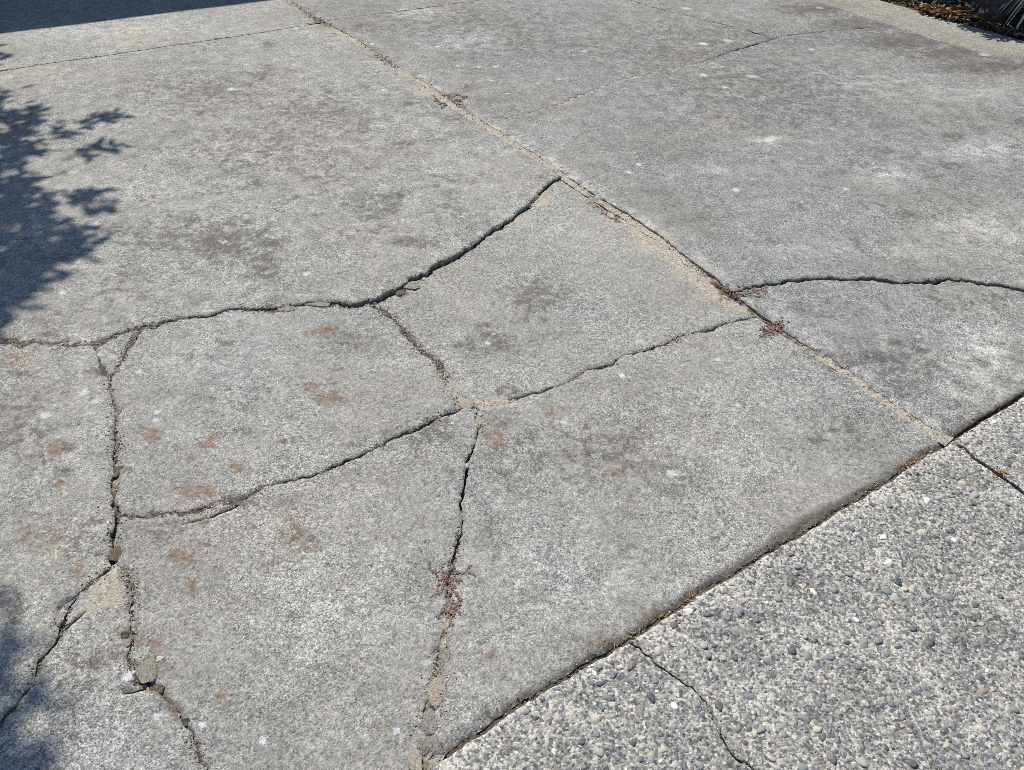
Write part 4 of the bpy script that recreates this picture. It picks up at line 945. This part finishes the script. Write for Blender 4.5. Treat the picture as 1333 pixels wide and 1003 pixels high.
for (u, v, z) in [(-4.6, VE, EAVE), (3.8, VE, EAVE), (3.8, VW + 3, EAVE + 1.3), (-4.6, VW + 3, EAVE + 1.3), (-4.6, VW + 6.5, EAVE), (3.8, VW + 6.5, EAVE)]:
    q = uv(u, v); rf += [(q[0], q[1], z), (q[0], q[1], z + .14)]
mesh_np('roof', rf, [(1, 3, 5, 7), (7, 5, 11, 9), (6, 4, 2, 0), (8, 10, 4, 6), (0, 2, 3, 1), (8, 9, 11, 10), (0, 1, 7, 6), (6, 7, 9, 8), (2, 4, 5, 3), (4, 10, 11, 5)], MAT_ROOF, house, smooth=False)

# ------------------------------------------------------------------ tree standing left of the drive; its crown shades the slab edge
def lift(x, y, h):
    p = at(x, y); k = h / math.tan(SUN_EL); return np.array([p[0] + k * math.sin(SUN_AZ), p[1] + k * math.cos(SUN_AZ), h])
TB = np.array([-5.15, 4.7]); tree = empty('garden_tree', (TB[0], TB[1], -.06)); tag(tree, 'leafy small tree with long branches reaching over the driveway edge', 'tree')
T0 = np.array([TB[0], TB[1], -.06])
rr = random.Random(3)
sprigs = []     # tip centre, spread
edge = [(55, -40), (68, -20), (72, 14), (85, 12), (90, -30), (110, -30), (114, 4), (120, 16), (135, 30), (150, 62), (165, 58), (180, 60), (195, 62), (210, 42), (225, 26), (240, 46), (255, 62), (270, 70), (285, 66), (300, 100), (315, 118), (330, 104), (345, 66), (360, 60), (375, 34), (390, 30), (405, 24), (420, 14), (432, 4)]
for _ in range(430):
    y = rr.uniform(62, 430); xe = np.interp(y, [e[0] for e in edge], [e[1] for e in edge])
    x = xe - 8 - abs(rr.gauss(0, 1)) * 75 - rr.random() * 160 * (rr.random() < .5)
    if x < -60 and rr.random() < .35: continue
    sprigs.append((lift(x, y, rr.uniform(2.5, 3.6)), .045, 8))
for (x, y) in [(80, 172), (92, 168), (104, 164), (112, 158), (122, 157), (132, 156), (142, 153), (150, 152), (70, 176), (100, 198), (106, 203), (118, 192), (128, 194), (138, 193), (148, 192), (98, 262), (104, 254), (113, 250), (124, 254), (132, 262), (136, 268), (120, 268), (108, 272), (60, 270), (84, 300), (100, 318), (112, 322), (128, 306)]:
    sprigs.append((lift(x, y, 2.9), .026, 6))
low = len(sprigs)
for _ in range(110):
    y = rr.uniform(770, 1250); xe = np.interp(y, [770, 810, 850, 900, 950, 1003, 1250], [-110, -60, -22, -40, -30, 0, 60]) + rr.gauss(0, 14)
    sprigs.append((lift(xe + 12 - abs(rr.gauss(0, 1)) * 120, y, rr.uniform(3.7, 4.7)), .06, 9))
for _ in range(260):
    a = rr.uniform(0, 6.28); q = abs(rr.gauss(0, .55)); sprigs.append((np.array([TB[0] - .3 + math.cos(a) * q * 1.3, TB[1] + math.sin(a) * q * 1.3, rr.uniform(2.2, 5.6)]), .11, 12))
ch = [([T0 + np.array([.05 * nz(t * 3, 1, 1), .05 * nz(t * 3, 4, 1), 6.2 * t]) for t in np.linspace(0, 1, 14)], [.14 * (1 - .85 * t) + .012 for t in np.linspace(0, 1, 14)])]
P, D, Uo, T, Ls = [], [], [], [], []
for k, (c, sp, n) in enumerate(sprigs):
    if k % 9 == 0 or (low - 28 <= k < low and k % 4 == 0):
        h0 = max(1.2, c[2] - .9); s0 = T0 + np.array([0, 0, h0 + .06]); mid = (s0 + c) / 2 + np.array([0, 0, .18])
        ch.append(([s0 * (1 - t) ** 2 + mid * 2 * t * (1 - t) + c * t * t for t in np.linspace(0, 1, 8)], [.02 * (1 - t) + .003 for t in np.linspace(0, 1, 8)]))
    ax = c - np.array([T0[0], T0[1], c[2] - .3]); ax /= np.linalg.norm(ax)
    for _ in range(n):
        q = c + np.array([rr.gauss(0, sp) for _ in range(3)]) * .8
        P.append(q - T0); D.append(ax * .6 + np.array([rr.gauss(0, .6) for _ in range(3)])); Uo.append((rr.gauss(0, .5), rr.gauss(0, .5), 1)); Ls.append(rr.uniform(.06, .1)); T.append([(.05, .085, .03), (.07, .11, .04), (.04, .065, .025)][rr.randrange(3)])
tubes('trunk', [([np.asarray(q) - T0 for q in pts], r) for pts, r in ch], MAT_BARK, tree, 7)
leaf_mesh('crown', P, D, Uo, np.array(Ls), np.array(Ls) * .42, T, MAT_LEAF, tree)
